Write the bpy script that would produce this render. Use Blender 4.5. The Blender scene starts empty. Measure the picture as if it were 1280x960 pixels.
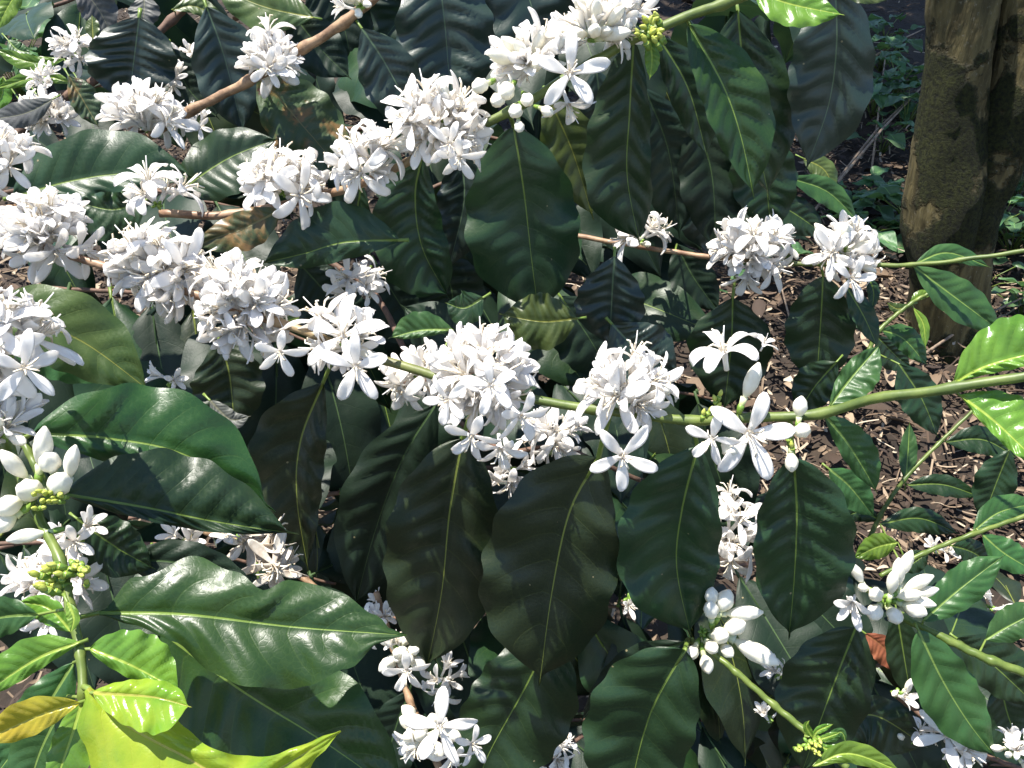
import bpy, math, random
from mathutils import Vector, Matrix, noise as mnoise
R = math.radians
rnd = random.Random(7)
col = bpy.context.scene.collection
sc = bpy.context.scene

# ------------------------------------------------------------------ camera, sky, sun, exposure
F = 1108.0                       # focal length in photograph pixels
PITCH = R(30)
CAM = Vector((0, 0, 1.35))
FW = Vector((0, math.cos(PITCH), -math.sin(PITCH)))
UP = Vector((0, math.sin(PITCH), math.cos(PITCH)))
RT = Vector((1, 0, 0))
cd = bpy.data.cameras.new('camera'); cam = bpy.data.objects.new('camera', cd); col.objects.link(cam)
cam.location = CAM; cam.rotation_euler = (R(90) - PITCH, 0, 0)
cd.sensor_width = 36; cd.lens = 36 * F / 1280; cd.clip_start = 0.02; cd.clip_end = 500
sc.camera = cam
SUN_DIR = Vector((-0.30, 0.0, 1.0)).normalized()      # from the scene towards the sun
elev = math.asin(SUN_DIR.z); azim = math.atan2(SUN_DIR.x, SUN_DIR.y)
w = bpy.data.worlds.new('World'); sc.world = w; w.use_nodes = True
nt = w.node_tree; nt.nodes.clear()
sky = nt.nodes.new('ShaderNodeTexSky'); sky.sky_type = 'NISHITA'; sky.sun_disc = False
sky.sun_elevation = elev; sky.sun_rotation = azim; sky.altitude = 1200
bg = nt.nodes.new('ShaderNodeBackground'); bg.inputs[1].default_value = 0.115
wo = nt.nodes.new('ShaderNodeOutputWorld')
nt.links.new(sky.outputs[0], bg.inputs[0]); nt.links.new(bg.outputs[0], wo.inputs[0])
sd = bpy.data.lights.new('sun', 'SUN'); sd.energy = 4.9; sd.angle = R(0.5); sd.color = (1.0, 0.95, 0.87)
sun = bpy.data.objects.new('sun', sd); col.objects.link(sun)
sun.rotation_euler = SUN_DIR.to_track_quat('Z', 'Y').to_euler()
sc.view_settings.view_transform = 'Standard'; sc.view_settings.look = 'None'
sc.view_settings.exposure = 1.27; sc.view_settings.gamma = 1; sc.view_settings.use_curve_mapping = False
sc.cycles.max_bounces = 8; sc.cycles.transparent_max_bounces = 6

def P(px, py, d):
    return CAM + d * (FW + RT * ((px - 640) / F) + UP * ((480 - py) / F))
def PY(px, py, Y):               # the point of the pixel's ray on the vertical plane y = Y
    v = FW + RT * ((px - 640) / F) + UP * ((480 - py) / F)
    return CAM + v * (Y / v.y)
def C2W(x, y, z):                # right, up, towards the viewer
    return RT * x + UP * y - FW * z
SLOPE = math.tan(R(12))
def gz(x, y):
    return SLOPE * y + 0.05 * mnoise.noise(Vector((x * 1.3, y * 1.3, 0))) + 0.02 * mnoise.noise(Vector((x * 5, y * 5, 3)))
def PG(px, py):                  # pixel ray onto the ground
    v = FW + RT * ((px - 640) / F) + UP * ((480 - py) / F)
    t = 1.0
    for _ in range(40):
        p = CAM + v * t
        t += (p.z - gz(p.x, p.y)) / (SLOPE * v.y - v.z)
    return CAM + v * t

# ------------------------------------------------------------------ object helpers
def link(name, me, parent=None, loc=None):
    o = bpy.data.objects.new(name, me); col.objects.link(o)
    if loc is not None: o.location = loc
    if parent: o.parent = parent
    return o
def tag(o, label=None, cat=None, group=None, kind=None):
    for k, v in (('label', label), ('category', cat), ('group', group), ('kind', kind)):
        if v: o[k] = v
    return o
def mesh(name, vs, fs, mats, smooth=True, fm=None, uvs=None, uvs2=None):
    me = bpy.data.meshes.new(name); me.from_pydata([tuple(v) for v in vs], [], fs)
    for m in mats: me.materials.append(m)
    if smooth: me.polygons.foreach_set('use_smooth', [True] * len(me.polygons))
    if fm: me.polygons.foreach_set('material_index', fm)
    for nm, u in (('UVMap', uvs), ('dist', uvs2)):
        if u:
            l = me.uv_layers.new(name=nm); flat = []
            for lp in me.loops: flat += u[lp.vertex_index]
            l.data.foreach_set('uv', flat)
    me.update(); return me
def catmull(pts, n):
    """n+1 samples through tuples of any length"""
    if len(pts) == 2: pts = [pts[0], tuple((a + b) / 2 for a, b in zip(*pts)), pts[1]]
    ext = [tuple(2 * a - b for a, b in zip(pts[0], pts[1]))] + list(pts) + [tuple(2 * a - b for a, b in zip(pts[-1], pts[-2]))]
    dense = []
    for i in range(1, len(ext) - 2):
        p0, p1, p2, p3 = ext[i - 1:i + 3]
        for k in range(16):
            t = k / 16
            dense.append(tuple(0.5 * (2 * b + (c - a) * t + (2 * a - 5 * b + 4 * c - d) * t * t + (3 * b - a - 3 * c + d) * t ** 3) for a, b, c, d in zip(p0, p1, p2, p3)))
    dense.append(tuple(pts[-1]))
    L = [0]
    for a, b in zip(dense, dense[1:]): L.append(L[-1] + math.dist(a[:2], b[:2]) + 1e-6)
    out = []; j = 0
    for i in range(n + 1):
        s = L[-1] * i / n
        while j < len(L) - 2 and L[j + 1] < s: j += 1
        f = min(1, max(0, (s - L[j]) / (L[j + 1] - L[j])))
        out.append(tuple(a + (b - a) * f for a, b in zip(dense[j], dense[j + 1])))
    return out
def tube_geo(path, radii, seg=8, rough=0.0, seed=0, cap=True):
    vs, fs = [], []; n = len(path)
    ref = Vector((0.3, 0.2, 1)).normalized()
    for i, p in enumerate(path):
        d = (path[min(i + 1, n - 1)] - path[max(i - 1, 0)]).normalized()
        a = d.cross(ref)
        if a.length < 1e-3: a = d.cross(Vector((1, 0, 0)))
        a.normalize(); b = d.cross(a)
        for k in range(seg):
            t = 2 * math.pi * k / seg
            r = radii[i]
            if rough: r *= 1 + rough * mnoise.noise(p * (1.2 / max(radii[i], 1e-4)) * 0.5 + Vector((math.cos(t) * 1.3, math.sin(t) * 1.3, seed)))
            vs.append(p + (a * math.cos(t) + b * math.sin(t)) * r)
    for i in range(n - 1):
        for k in range(seg):
            k2 = (k + 1) % seg
            fs.append((i * seg + k, i * seg + k2, (i + 1) * seg + k2, (i + 1) * seg + k))
    if cap:
        fs.append(tuple(range(seg))[::-1]); fs.append(tuple((n - 1) * seg + k for k in range(seg)))
    return vs, fs
class Geo:
    def __init__(s): s.v = []; s.f = []; s.m = []
    def add(s, vf, mi=0):
        o = len(s.v); s.v += vf[0]; s.f += [tuple(i + o for i in f) for f in vf[1]]; s.m += [mi] * len(vf[1])
    def mesh(s, name, mats, smooth=True): return mesh(name, s.v, s.f, mats, smooth, s.m)

# ------------------------------------------------------------------ materials
def newmat(name):
    m = bpy.data.materials.new(name); m.use_nodes = True; n = m.node_tree; n.nodes.clear()
    return m, n
class N:
    def __init__(s, nt): s.nt = nt
    def __call__(s, typ, ins=None, **props):
        n = s.nt.nodes.new(typ)
        for k, v in props.items(): setattr(n, k, v)
        for k, v in (ins or {}).items():
            if isinstance(v, bpy.types.NodeSocket): s.nt.links.new(v, n.inputs[k])
            else: n.inputs[k].default_value = v
        return n
    def math(s, op, a, b=0.0, clamp=False):
        n = s('ShaderNodeMath', {0: a, 1: b}, operation=op); n.use_clamp = clamp; return n.outputs[0]
    def mix(s, f, a, b, blend='MIX'):
        n = s('ShaderNodeMix', data_type='RGBA', blend_type=blend)
        for i, v in ((0, f), (6, a), (7, b)):
            if isinstance(v, bpy.types.NodeSocket): s.nt.links.new(v, n.inputs[i])
            else: n.inputs[i].default_value = v if i == 0 else (*v, 1)
        return n.outputs[2]
    def ramp(s, f, stops):
        n = s('ShaderNodeValToRGB', {0: f}); e = n.color_ramp.elements
        while len(e) < len(stops): e.new(0.5)
        for q, (p, c) in zip(e, stops): q.position = p; q.color = (*c, 1) if len(c) == 3 else c
        return n.outputs[0]
def sm(n, x, lo, hi):
    r = n('ShaderNodeMapRange', {0: x, 1: lo, 2: hi, 3: 0.0, 4: 1.0}, interpolation_type='SMOOTHSTEP'); return r.outputs[0]

def leafmat(name, c1, c2, vein, under, rough=0.41, trans=0.12, tcol=None, patch=None, veinw=1.0, spec=0.42):
    m, nt = newmat(name); n = N(nt)
    uv = n('ShaderNodeUVMap', uv_map='UVMap').outputs[0]; ds = n('ShaderNodeUVMap', uv_map='dist').outputs[0]
    s1 = n('ShaderNodeSeparateXYZ', {0: uv}); s2 = n('ShaderNodeSeparateXYZ', {0: ds})
    s = n.math('ABSOLUTE', n.math('SUBTRACT', n.math('MULTIPLY', s1.outputs[0], 2.0), 1.0))
    t = s1.outputs[1]
    dist = n.math('ABSOLUTE', s2.outputs[0])                     # mm from the midrib
    oi = n('ShaderNodeObjectInfo').outputs['Random']
    tc = n('ShaderNodeTexCoord').outputs['Object']
    off = n('ShaderNodeVectorMath', {0: tc, 1: n('ShaderNodeCombineXYZ', {0: oi, 1: oi, 2: oi}).outputs[0]}, operation='ADD').outputs[0]
    nz = n('ShaderNodeTexNoise', {'Vector': off, 'Scale': 28.0, 'Detail': 4.0, 'Roughness': 0.6}).outputs[0]
    fine = n('ShaderNodeTexNoise', {'Vector': off, 'Scale': 420.0, 'Detail': 3.0}).outputs[0]
    fib = n('ShaderNodeTexVoronoi', {'Vector': off, 'Scale': 330.0}, feature='DISTANCE_TO_EDGE').outputs[0]
    # side veins
    ph = s2.outputs[1]
    fr = n.math('ABSOLUTE', n.math('SUBTRACT', n.math('FRACT', n.math('ADD', ph, n.math('MULTIPLY', nz, 0.12))), 0.5))
    vl = sm(n, fr, 0.455, 0.5)
    vl = n.math('MULTIPLY', vl, n.math('SUBTRACT', 1.0, sm(n, s, 0.55, 0.95)))
    wid = n.math('MULTIPLY', n.math('SUBTRACT', 1.15, t), 0.75 * veinw)
    mr = n.math('SUBTRACT', 1.0, sm(n, n.math('DIVIDE', dist, wid), 0.55, 1.15))
    base = n.mix(sm(n, nz, 0.3, 0.7), c1, c2)
    hs = n('ShaderNodeHueSaturation', {'Hue': n.math('ADD', 0.485, n.math('MULTIPLY', oi, 0.03)), 'Saturation': 0.95,
           'Value': n.math('ADD', 0.8, n.math('MULTIPLY', oi, 0.4)), 'Color': base}).outputs[0]
    hs = n.mix(n.math('MULTIPLY', n.math('SUBTRACT', 1.0, sm(n, fib, 0.0, 0.10)), 0.035), hs, vein)
    hs = n.mix(n.math('MULTIPLY', vl, 0.07), hs, vein)
    rv = rough
    if patch:
        pn = n('ShaderNodeTexNoise', {'Vector': off, 'Scale': 34.0, 'Detail': 5.0, 'Roughness': 0.65, 'Distortion': 0.6}).outputs[0]
        hs = n.mix(sm(n, pn, patch[1], patch[1] + 0.12), hs, patch[0])
        pn2 = n('ShaderNodeTexNoise', {'Vector': off, 'Scale': 75.0, 'Detail': 3.0}).outputs[0]
        hs = n.mix(sm(n, pn2, 0.66, 0.7), hs, (0.05, 0.02, 0.015))
    else:
        sp = n('ShaderNodeTexVoronoi', {'Vector': off, 'Scale': 60.0}).outputs[0]       # a few bite and lichen specks
        sel = n.math('LESS_THAN', sp, 0.045)
        hs = n.mix(n.math('MULTIPLY', sel, n.math('GREATER_THAN', nz, 0.52)), hs, (0.2, 0.17, 0.09))
    colr = n.mix(mr, hs, vein)
    back = n('ShaderNodeNewGeometry').outputs['Backfacing']
    cmix = n.mix(back, colr, n.mix(mr, under, vein))
    rn = n.math('ADD', rough - 0.07, n.math('MULTIPLY', nz, 0.16))
    rr = n.math('ADD', rn, n.math('MULTIPLY', back, 0.25))
    hgt = n.math('ADD', n.math('MULTIPLY', mr, -0.35), n.math('ADD', n.math('MULTIPLY', vl, -0.18), n.math('ADD', n.math('MULTIPLY', fine, 0.35), n.math('MULTIPLY', sm(n, fib, 0.0, 0.15), 0.07))))
    bp = n('ShaderNodeBump', {'Height': hgt, 'Strength': 0.55, 'Distance': 0.0006}).outputs[0]
    pr = n('ShaderNodeBsdfPrincipled', {'Base Color': cmix, 'Roughness': rr, 'Normal': bp, 'Specular IOR Level': spec})
    tr = n('ShaderNodeBsdfTranslucent', {'Color': n.mix(0.55, cmix, tcol or tuple(min(1, c * 2.2) for c in c2)), 'Normal': bp})
    mx = n('ShaderNodeMixShader', {0: trans, 1: pr.outputs[0], 2: tr.outputs[0]})
    n('ShaderNodeOutputMaterial', {0: mx.outputs[0]}); return m
VE = (0.13, 0.19, 0.035)
LM = {
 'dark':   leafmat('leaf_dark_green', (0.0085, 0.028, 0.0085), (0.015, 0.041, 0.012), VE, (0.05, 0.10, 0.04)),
 'deep':   leafmat('leaf_shaded_green', (0.006, 0.017, 0.008), (0.009, 0.025, 0.011), (0.05, 0.09, 0.03), (0.02, 0.045, 0.02), rough=0.52, spec=0.35),  # darker green, the inner shade of the bush put into the colour
 'blue':   leafmat('leaf_sky_sheen_green', (0.010, 0.023, 0.015), (0.015, 0.033, 0.021), (0.09, 0.14, 0.07), (0.05, 0.09, 0.06), rough=0.40, spec=0.6),  # bluish tint paints in shade and the sky's sheen
 'green':  leafmat('leaf_full_green', (0.014, 0.046, 0.009), (0.024, 0.066, 0.013), (0.17, 0.25, 0.05), (0.06, 0.12, 0.04), trans=0.15, rough=0.36),
 'mid':    leafmat('leaf_mid_green', (0.022, 0.075, 0.016), (0.036, 0.105, 0.022), (0.18, 0.27, 0.06), (0.08, 0.16, 0.05), trans=0.18),
 'fresh':  leafmat('leaf_fresh_green', (0.075, 0.17, 0.014), (0.13, 0.24, 0.02), (0.32, 0.42, 0.07), (0.14, 0.27, 0.05), trans=0.3, rough=0.28),
 'yellow': leafmat('leaf_young_yellow', (0.12, 0.24, 0.010), (0.34, 0.38, 0.014), (0.42, 0.40, 0.08), (0.3, 0.38, 0.04), trans=0.38, rough=0.22),
 'gold':   leafmat('leaf_golden', (0.42, 0.34, 0.01), (0.34, 0.36, 0.015), (0.45, 0.38, 0.05), (0.3, 0.3, 0.04), trans=0.3, rough=0.25),
 'olive':  leafmat('leaf_olive', (0.035, 0.065, 0.014), (0.065, 0.095, 0.02), (0.20, 0.21, 0.04), (0.1, 0.12, 0.04), trans=0.25, rough=0.38),
 'bronze': leafmat('leaf_bronze_green', (0.009, 0.022, 0.0075), (0.018, 0.031, 0.010), (0.17, 0.20, 0.04), (0.06, 0.07, 0.03), rough=0.42),
 'sick':   leafmat('leaf_rusty', (0.03, 0.06, 0.02), (0.05, 0.07, 0.025), (0.16, 0.14, 0.05), (0.08, 0.08, 0.03), patch=((0.17, 0.10, 0.035), 0.50), rough=0.4),
 'dull':   leafmat('leaf_dull_grey', (0.05, 0.05, 0.05), (0.07, 0.075, 0.065), (0.12, 0.12, 0.08), (0.06, 0.06, 0.05), rough=0.5),
 'dead':   leafmat('leaf_dead_red', (0.20, 0.05, 0.025), (0.26, 0.08, 0.03), (0.3, 0.12, 0.05), (0.2, 0.07, 0.03), rough=0.6),
 'weed':   leafmat('leaf_weed', (0.04, 0.10, 0.035), (0.07, 0.15, 0.05), (0.15, 0.28, 0.08), (0.1, 0.2, 0.06), trans=0.22, rough=0.45),
}
def simple(name, c1, c2, scale, rough=0.6, trans=0.0, bump=0.3, bd=0.001, spec=0.4, island=False, detail=5.0, bands=None, sss=0):
    m, nt = newmat(name); n = N(nt)
    tc = n('ShaderNodeTexCoord').outputs['Object']
    nz = n('ShaderNodeTexNoise', {'Vector': tc, 'Scale': scale, 'Detail': detail, 'Roughness': 0.62}).outputs[0]
    f = sm(n, nz, 0.3, 0.7)
    c = n.mix(f, c1, c2)
    bp = n('ShaderNodeBump', {'Height': nz, 'Strength': bump, 'Distance': bd}).outputs[0]
    p = n('ShaderNodeBsdfPrincipled', {'Base Color': c, 'Roughness': rough, 'Normal': bp, 'Specular IOR Level': spec})
    out = p.outputs[0]
    if trans:
        t = n('ShaderNodeBsdfTranslucent', {'Color': c, 'Normal': bp})
        out = n('ShaderNodeMixShader', {0: trans, 1: out, 2: t.outputs[0]}).outputs[0]
    n('ShaderNodeOutputMaterial', {0: out}); return m
M_PET = simple('white_petal', (0.92, 0.89, 0.85), (0.96, 0.94, 0.91), 160, 0.6, trans=0.48, bump=0.25, bd=0.0004, spec=0.3)
M_BUD = simple('cream_bud', (0.80, 0.77, 0.64), (0.88, 0.86, 0.77), 120, 0.42, trans=0.2, bump=0.2, bd=0.0004)
def bud_mat():
    m, nt = newmat('cream_bud'); n = N(nt)
    tc = n('ShaderNodeTexCoord').outputs['Object']; z = n('ShaderNodeSeparateXYZ', {0: tc}).outputs[2]
    nz = n('ShaderNodeTexNoise', {'Vector': tc, 'Scale': 160.0, 'Detail': 4.0}).outputs[0]
    c = n.mix(sm(n, nz, .3, .7), (.80, .76, .62), (.89, .87, .78))
    c = n.mix(sm(n, n.math('ADD', z, n.math('MULTIPLY', nz, .003)), .003, .012), (.48, .56, .22), c)
    mp = n('ShaderNodeMapping', {0: tc, 3: (900, 900, 60)}); st = n('ShaderNodeTexNoise', {'Vector': mp.outputs[0], 'Scale': 1.0, 'Detail': 2.0}).outputs[0]
    bp = n('ShaderNodeBump', {'Height': st, 'Strength': .3, 'Distance': .0003}).outputs[0]
    p = n('ShaderNodeBsdfPrincipled', {'Base Color': c, 'Roughness': .5, 'Normal': bp, 'Specular IOR Level': .3})
    t = n('ShaderNodeBsdfTranslucent', {'Color': c, 'Normal': bp})
    n('ShaderNodeOutputMaterial', {0: n('ShaderNodeMixShader', {0: .25, 1: p.outputs[0], 2: t.outputs[0]}).outputs[0]}); return m
M_BUD = bud_mat()
M_WILT = simple('wilted_petal', (0.45, 0.36, 0.27), (0.72, 0.68, 0.6), 90, 0.7, trans=0.2, bump=0.5, bd=0.001)
M_STA = simple('stamen', (0.62, 0.5, 0.33), (0.8, 0.76, 0.66), 200, 0.6)
M_CAL = simple('calyx_green', (0.10, 0.20, 0.03), (0.20, 0.30, 0.05), 150, 0.4)
M_GBUD = simple('green_bud', (0.36, 0.42, 0.06), (0.55, 0.58, 0.14), 120, 0.4, trans=0.15)
M_BROWN = simple('brown_bark_twig', (0.15, 0.085, 0.045), (0.36, 0.23, 0.13), 110, 0.6, bump=0.7, bd=0.001)
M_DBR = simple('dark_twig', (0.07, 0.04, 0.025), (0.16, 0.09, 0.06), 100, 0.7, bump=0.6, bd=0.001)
M_GRN = simple('green_twig', (0.065, 0.105, 0.018), (0.13, 0.17, 0.035), 80, 0.4, bump=0.3, bd=0.0006)
M_PETI = simple('petiole', (0.12, 0.19, 0.03), (0.17, 0.22, 0.05), 90, 0.4)
# a twig that turns from brown bark to green with the distance along it
def twigmix(name, p0, p1, lo, hi):
    m, nt = newmat(name); n = N(nt)
    geo = n('ShaderNodeNewGeometry').outputs['Position']
    ax = (p1 - p0); L2 = ax.length_squared
    dt = n('ShaderNodeVectorMath', {0: n('ShaderNodeVectorMath', {0: geo, 1: tuple(p0)}, operation='SUBTRACT').outputs[0], 1: tuple(ax / L2)}, operation='DOT_PRODUCT').outputs['Value']
    nz = n('ShaderNodeTexNoise', {'Vector': geo, 'Scale': 90.0, 'Detail': 5.0}).outputs[0]
    f = sm(n, n.math('ADD', dt, n.math('MULTIPLY', n.math('SUBTRACT', nz, 0.5), 0.12)), lo, hi)
    br = n.mix(sm(n, nz, .3, .7), (0.17, 0.09, 0.05), (0.38, 0.25, 0.15)); gr = n.mix(sm(n, nz, .3, .7), (0.065, 0.10, 0.02), (0.13, 0.17, 0.035))
    c = n.mix(f, br, gr)
    bp = n('ShaderNodeBump', {'Height': nz, 'Strength': 0.6, 'Distance': 0.0008}).outputs[0]
    p = n('ShaderNodeBsdfPrincipled', {'Base Color': c, 'Roughness': 0.5, 'Normal': bp})
    n('ShaderNodeOutputMaterial', {0: p.outputs[0]}); return m

# ------------------------------------------------------------------ leaves
def prof(t, peak, full=1.0, low=2.1):
    def body(t):
        if t <= 0: return 0
        if t >= 0.95: return 0
        if t < peak: return math.sin(math.pi / 2 * t / peak) ** (0.85 * full)
        u = (t - peak) / (0.95 - peak)
        return max(0, 1 - u ** low) ** (1.0 if low < 2.5 else .85)
    tip = 0.075 * (1 - t) / 0.15 if t > 0.85 else 0
    return max(body(t), min(tip, .075), 0.02 if 0 < t < 1 else 0.004)
def interp(tab, t):
    for (a, x), (b, y) in zip(tab, tab[1:]):
        if t <= b:
            f = (t - a) / (b - a); f = f * f * (3 - 2 * f); return x + (y - x) * f
    return tab[-1][1]
NT, NS = 50, 8
def leaf_local(seed, L, W, fold=0.25, wave=0.07, droop=0.3, quilt=0.035):
    """a leaf lying along +Y, top to +Z, real metres: for the copies inside the bush"""
    r = random.Random(seed); vs, uv, ds, fs = [], [], [], []
    pa, pb = r.uniform(0, 6), r.uniform(0, 6); nt_ = 26; ns = 5
    for i in range(nt_ + 1):
        t = i / nt_; hw = W / 2 * prof(t, .45)
        for k in range(-ns, ns + 1):
            s = k / ns; a = abs(s)
            ph = 9 * (t - .17 * a ** 1.3) + .35 * mnoise.noise(Vector((t * 4, s * .8, seed)))
            z = fold * hw * a - .25 * hw * a * a + quilt * W * (math.sqrt(math.sin(math.pi * ph) ** 2 + .07) - .26) * 4 * a * (1 - a)
            z += wave * W * a * a * math.sin(2 * math.pi * 3.1 * t + (pa if s > 0 else pb)) * min(1, 4 * t * (1 - t))
            z -= droop * L * t * t * 0.5
            vs.append(Vector((s * hw, L * t * (1 - 0.12 * droop * t), z))); uv.append((s / 2 + .5, t)); ds.append((s * hw * 1000, ph))
    m = 2 * ns + 1
    for i in range(nt_):
        for k in range(m - 1):
            fs.append((i * m + k, i * m + k + 1, (i + 1) * m + k + 1, (i + 1) * m + k))
    # petiole
    tv, tf = tube_geo([Vector((0, -0.010, 0.003)), Vector((0, 0, -0.0006)), Vector((0, L * .25, -0.0006 + 0))], [.0013, .0012, .0006], 6)
    o = len(vs); vs += tv; fs += [tuple(x + o for x in f) for f in tf]; uv += [(.5, .01)] * len(tv); ds += [(0, 100)] * len(tv)
    return vs, fs, uv, ds
def leaf(parent, pts, wa, wb, d0, d1=None, kind='dark', peak=.45, fold=.28, wave=.06, bow=0.0, ta=None, tb=None,
         roll=0.12, full=1.0, quilt=.055, low=2.3, flip=False, label=None, seed=None, ca=0, cb=0, att=None, name='leaf'):
    """midrib pts in photo pixels (base to tip), half widths wa / wb either side, depths d0 (base) to d1 (tip)"""
    if d1 is None: d1 = d0 + 0.035
    seed = rnd.random() * 100 if seed is None else seed
    r = random.Random(seed); pa, pb = r.uniform(0, 6.28), r.uniform(0, 6.28); fa, fb = r.uniform(2.4, 4.2), r.uniform(2.4, 4.2)
    nv = r.uniform(7.5, 10.5); alt = r.uniform(0, .5); quilt *= r.uniform(.55, 1.15); fold *= r.uniform(.6, 1.4)
    mid = catmull(pts, NT)
    n_ = len(mid); vs, uv, ds, fs = [], [], [], []
    Lpx = sum(math.dist(a, b) for a, b in zip(mid, mid[1:]))
    for i, (x, y) in enumerate(mid):
        t = i / NT
        x0, y0 = mid[max(i - 2, 0)]; x1, y1 = mid[min(i + 2, NT)]
        dx, dy = x1 - x0, y1 - y0; l = math.hypot(dx, dy) or 1
        nx, ny = -dy / l, dx / l
        D = d0 + (d1 - d0) * t + bow * 4 * t * (1 - t)
        for k in range(-NS, NS + 1):
            s = k / NS; a = abs(s)
            if s < 0: wpx = interp(tb, t) if tb else wb * prof(t, peak, full, low)
            else: wpx = interp(ta, t) if ta else wa * prof(t, peak, full, low)
            ph0, fq = (pa, fa) if s > 0 else (pb, fb)
            edge = 1 + 0.035 * math.sin(2 * math.pi * fq * 1.7 * t + ph0) * a * a
            off = wpx * s * edge
            W = max(wa, wb) * D / F; hw = wpx * D / F
            cur = ca if s > 0 else cb
            ph = nv * (t - .17 * a ** 1.3) + (.5 if s > 0 else 0) * alt + .45 * mnoise.noise(Vector((t * 4, s * .8, seed)))
            z = fold * hw * a - (.22 - cur) * hw * a * a + quilt * W * 2 * (math.sqrt(math.sin(math.pi * ph) ** 2 + .07) - .26) * 4 * a * (1 - a) * min(1, 6 * t * (1 - t))
            z += wave * 2 * W * a * a * math.sin(2 * math.pi * fq * t + ph0) * min(1, 4 * t * (1 - t))
            z += roll * hw * s
            uv.append((s / 2 + .5, t)); z += 2 * W * .05 * mnoise.noise(Vector((t * 2.6, s * 1.1 + 5, seed)))
            vs.append(P(x + nx * off, y + ny * off, D - z)); ds.append((off * D / F * 1000, ph))
    m = 2 * NS + 1
    for i in range(NT):
        for k in range(m - 1):
            f = (i * m + k, i * m + k + 1, (i + 1) * m + k + 1, (i + 1) * m + k)
            fs.append(f[::-1] if flip else f)
    nl = len(fs)
    # petiole
    (bx, by), (cx, cy) = mid[0], mid[5]
    if att is None and parent.name in STEMS:
        q = min(STEMS[parent.name], key=lambda q: math.dist(q[:2], (bx, by)))
        if 6 < math.dist(q[:2], (bx, by)) < 75 and abs(q[2] - d0) < .07: att = q
    if att is None:
        l = math.hypot(cx - bx, cy - by) or 1
        att = (bx - (cx - bx) / l * 11, by - (cy - by) / l * 11, d0 + .004)
    e = 0.0012
    path = [P(*att), P((att[0] + bx) / 2, (att[1] + by) / 2, (att[2] + d0) / 2 + e), P(bx, by, d0 + e), P(cx, cy, d0 + (d1 - d0) * .1 + e)]
    pr = min(.0016, max(.0007, max(wa, wb) * d0 / F * .04))
    tv, tf = tube_geo(path, [pr * 1.3, pr, pr, pr * .6], 6)
    o = len(vs); vs += tv; fs += [tuple(x + o for x in f) for f in tf]; uv += [(.5, .01)] * len(tv); ds += [(0, 100)] * len(tv)
    org = path[2].copy(); vs = [v - org for v in vs]
    me = mesh(name, vs, fs, [LM[kind], M_PETI], fm=[0] * nl + [1] * len(tf), uvs=uv, uvs2=ds)
    ob = link(name, me, parent, org - parent.location)
    if label: ob['label'] = label
    return ob

# ------------------------------------------------------------------ flowers and buds (prototype meshes in metres, axis +Z)
def petal_geo(L, W, ang, azi, r, z0, curl=0.25, cup=0.35, th=0.00045, twist=0.0):
    vs, fs = [], []; n = 10; seg = 8
    ca, sa = math.cos(azi), math.sin(azi); z = z0; rho = r; a = ang; pos = []
    for i in range(n + 1):
        t = i / n; aa = ang + curl * (t - .3) * 1.6
        pos.append((rho, z, aa)); rho += math.sin(aa) * L / n; z += math.cos(aa) * L / n
    for i, (rho, z, aa) in enumerate(pos):
        t = i / n
        q_ = min(1, t / .6); w = W / 2 * (.40 + .60 * q_ * q_ * (3 - 2 * q_)) * (1 if t < .6 else math.sqrt(max(.004, 1 - ((t - .6) / .41) ** 2.3)))
        nr, nz = -math.cos(aa), math.sin(aa)             # inner side normal in (rho,z)
        tw = twist * t
        for k in range(seg):
            q = 2 * math.pi * k / seg
            u = math.cos(q) * w; h = math.sin(q) * th * (1.2 - t * .6) + W * .07 * math.sin(6.5 * t + azi * 3 + u / W * 5) * t + cup * (u * u) / max(W / 2, 1e-5) * (1 if True else 0)
            u2 = u * math.cos(tw) - h * math.sin(tw); h2 = u * math.sin(tw) + h * math.cos(tw)
            R_ = rho + nr * h2; Z = z + nz * h2
            vs.append(Vector((R_ * ca - u2 * sa, R_ * sa + u2 * ca, Z)))
    for i in range(n):
        for k in range(seg):
            k2 = (k + 1) % seg; fs.append((i * seg + k, i * seg + k2, (i + 1) * seg + k2, (i + 1) * seg + k))
    fs.append(tuple(range(seg))[::-1]); fs.append(tuple(n * seg + k for k in range(seg)))
    return vs, fs
TUBE = 0.011
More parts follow.
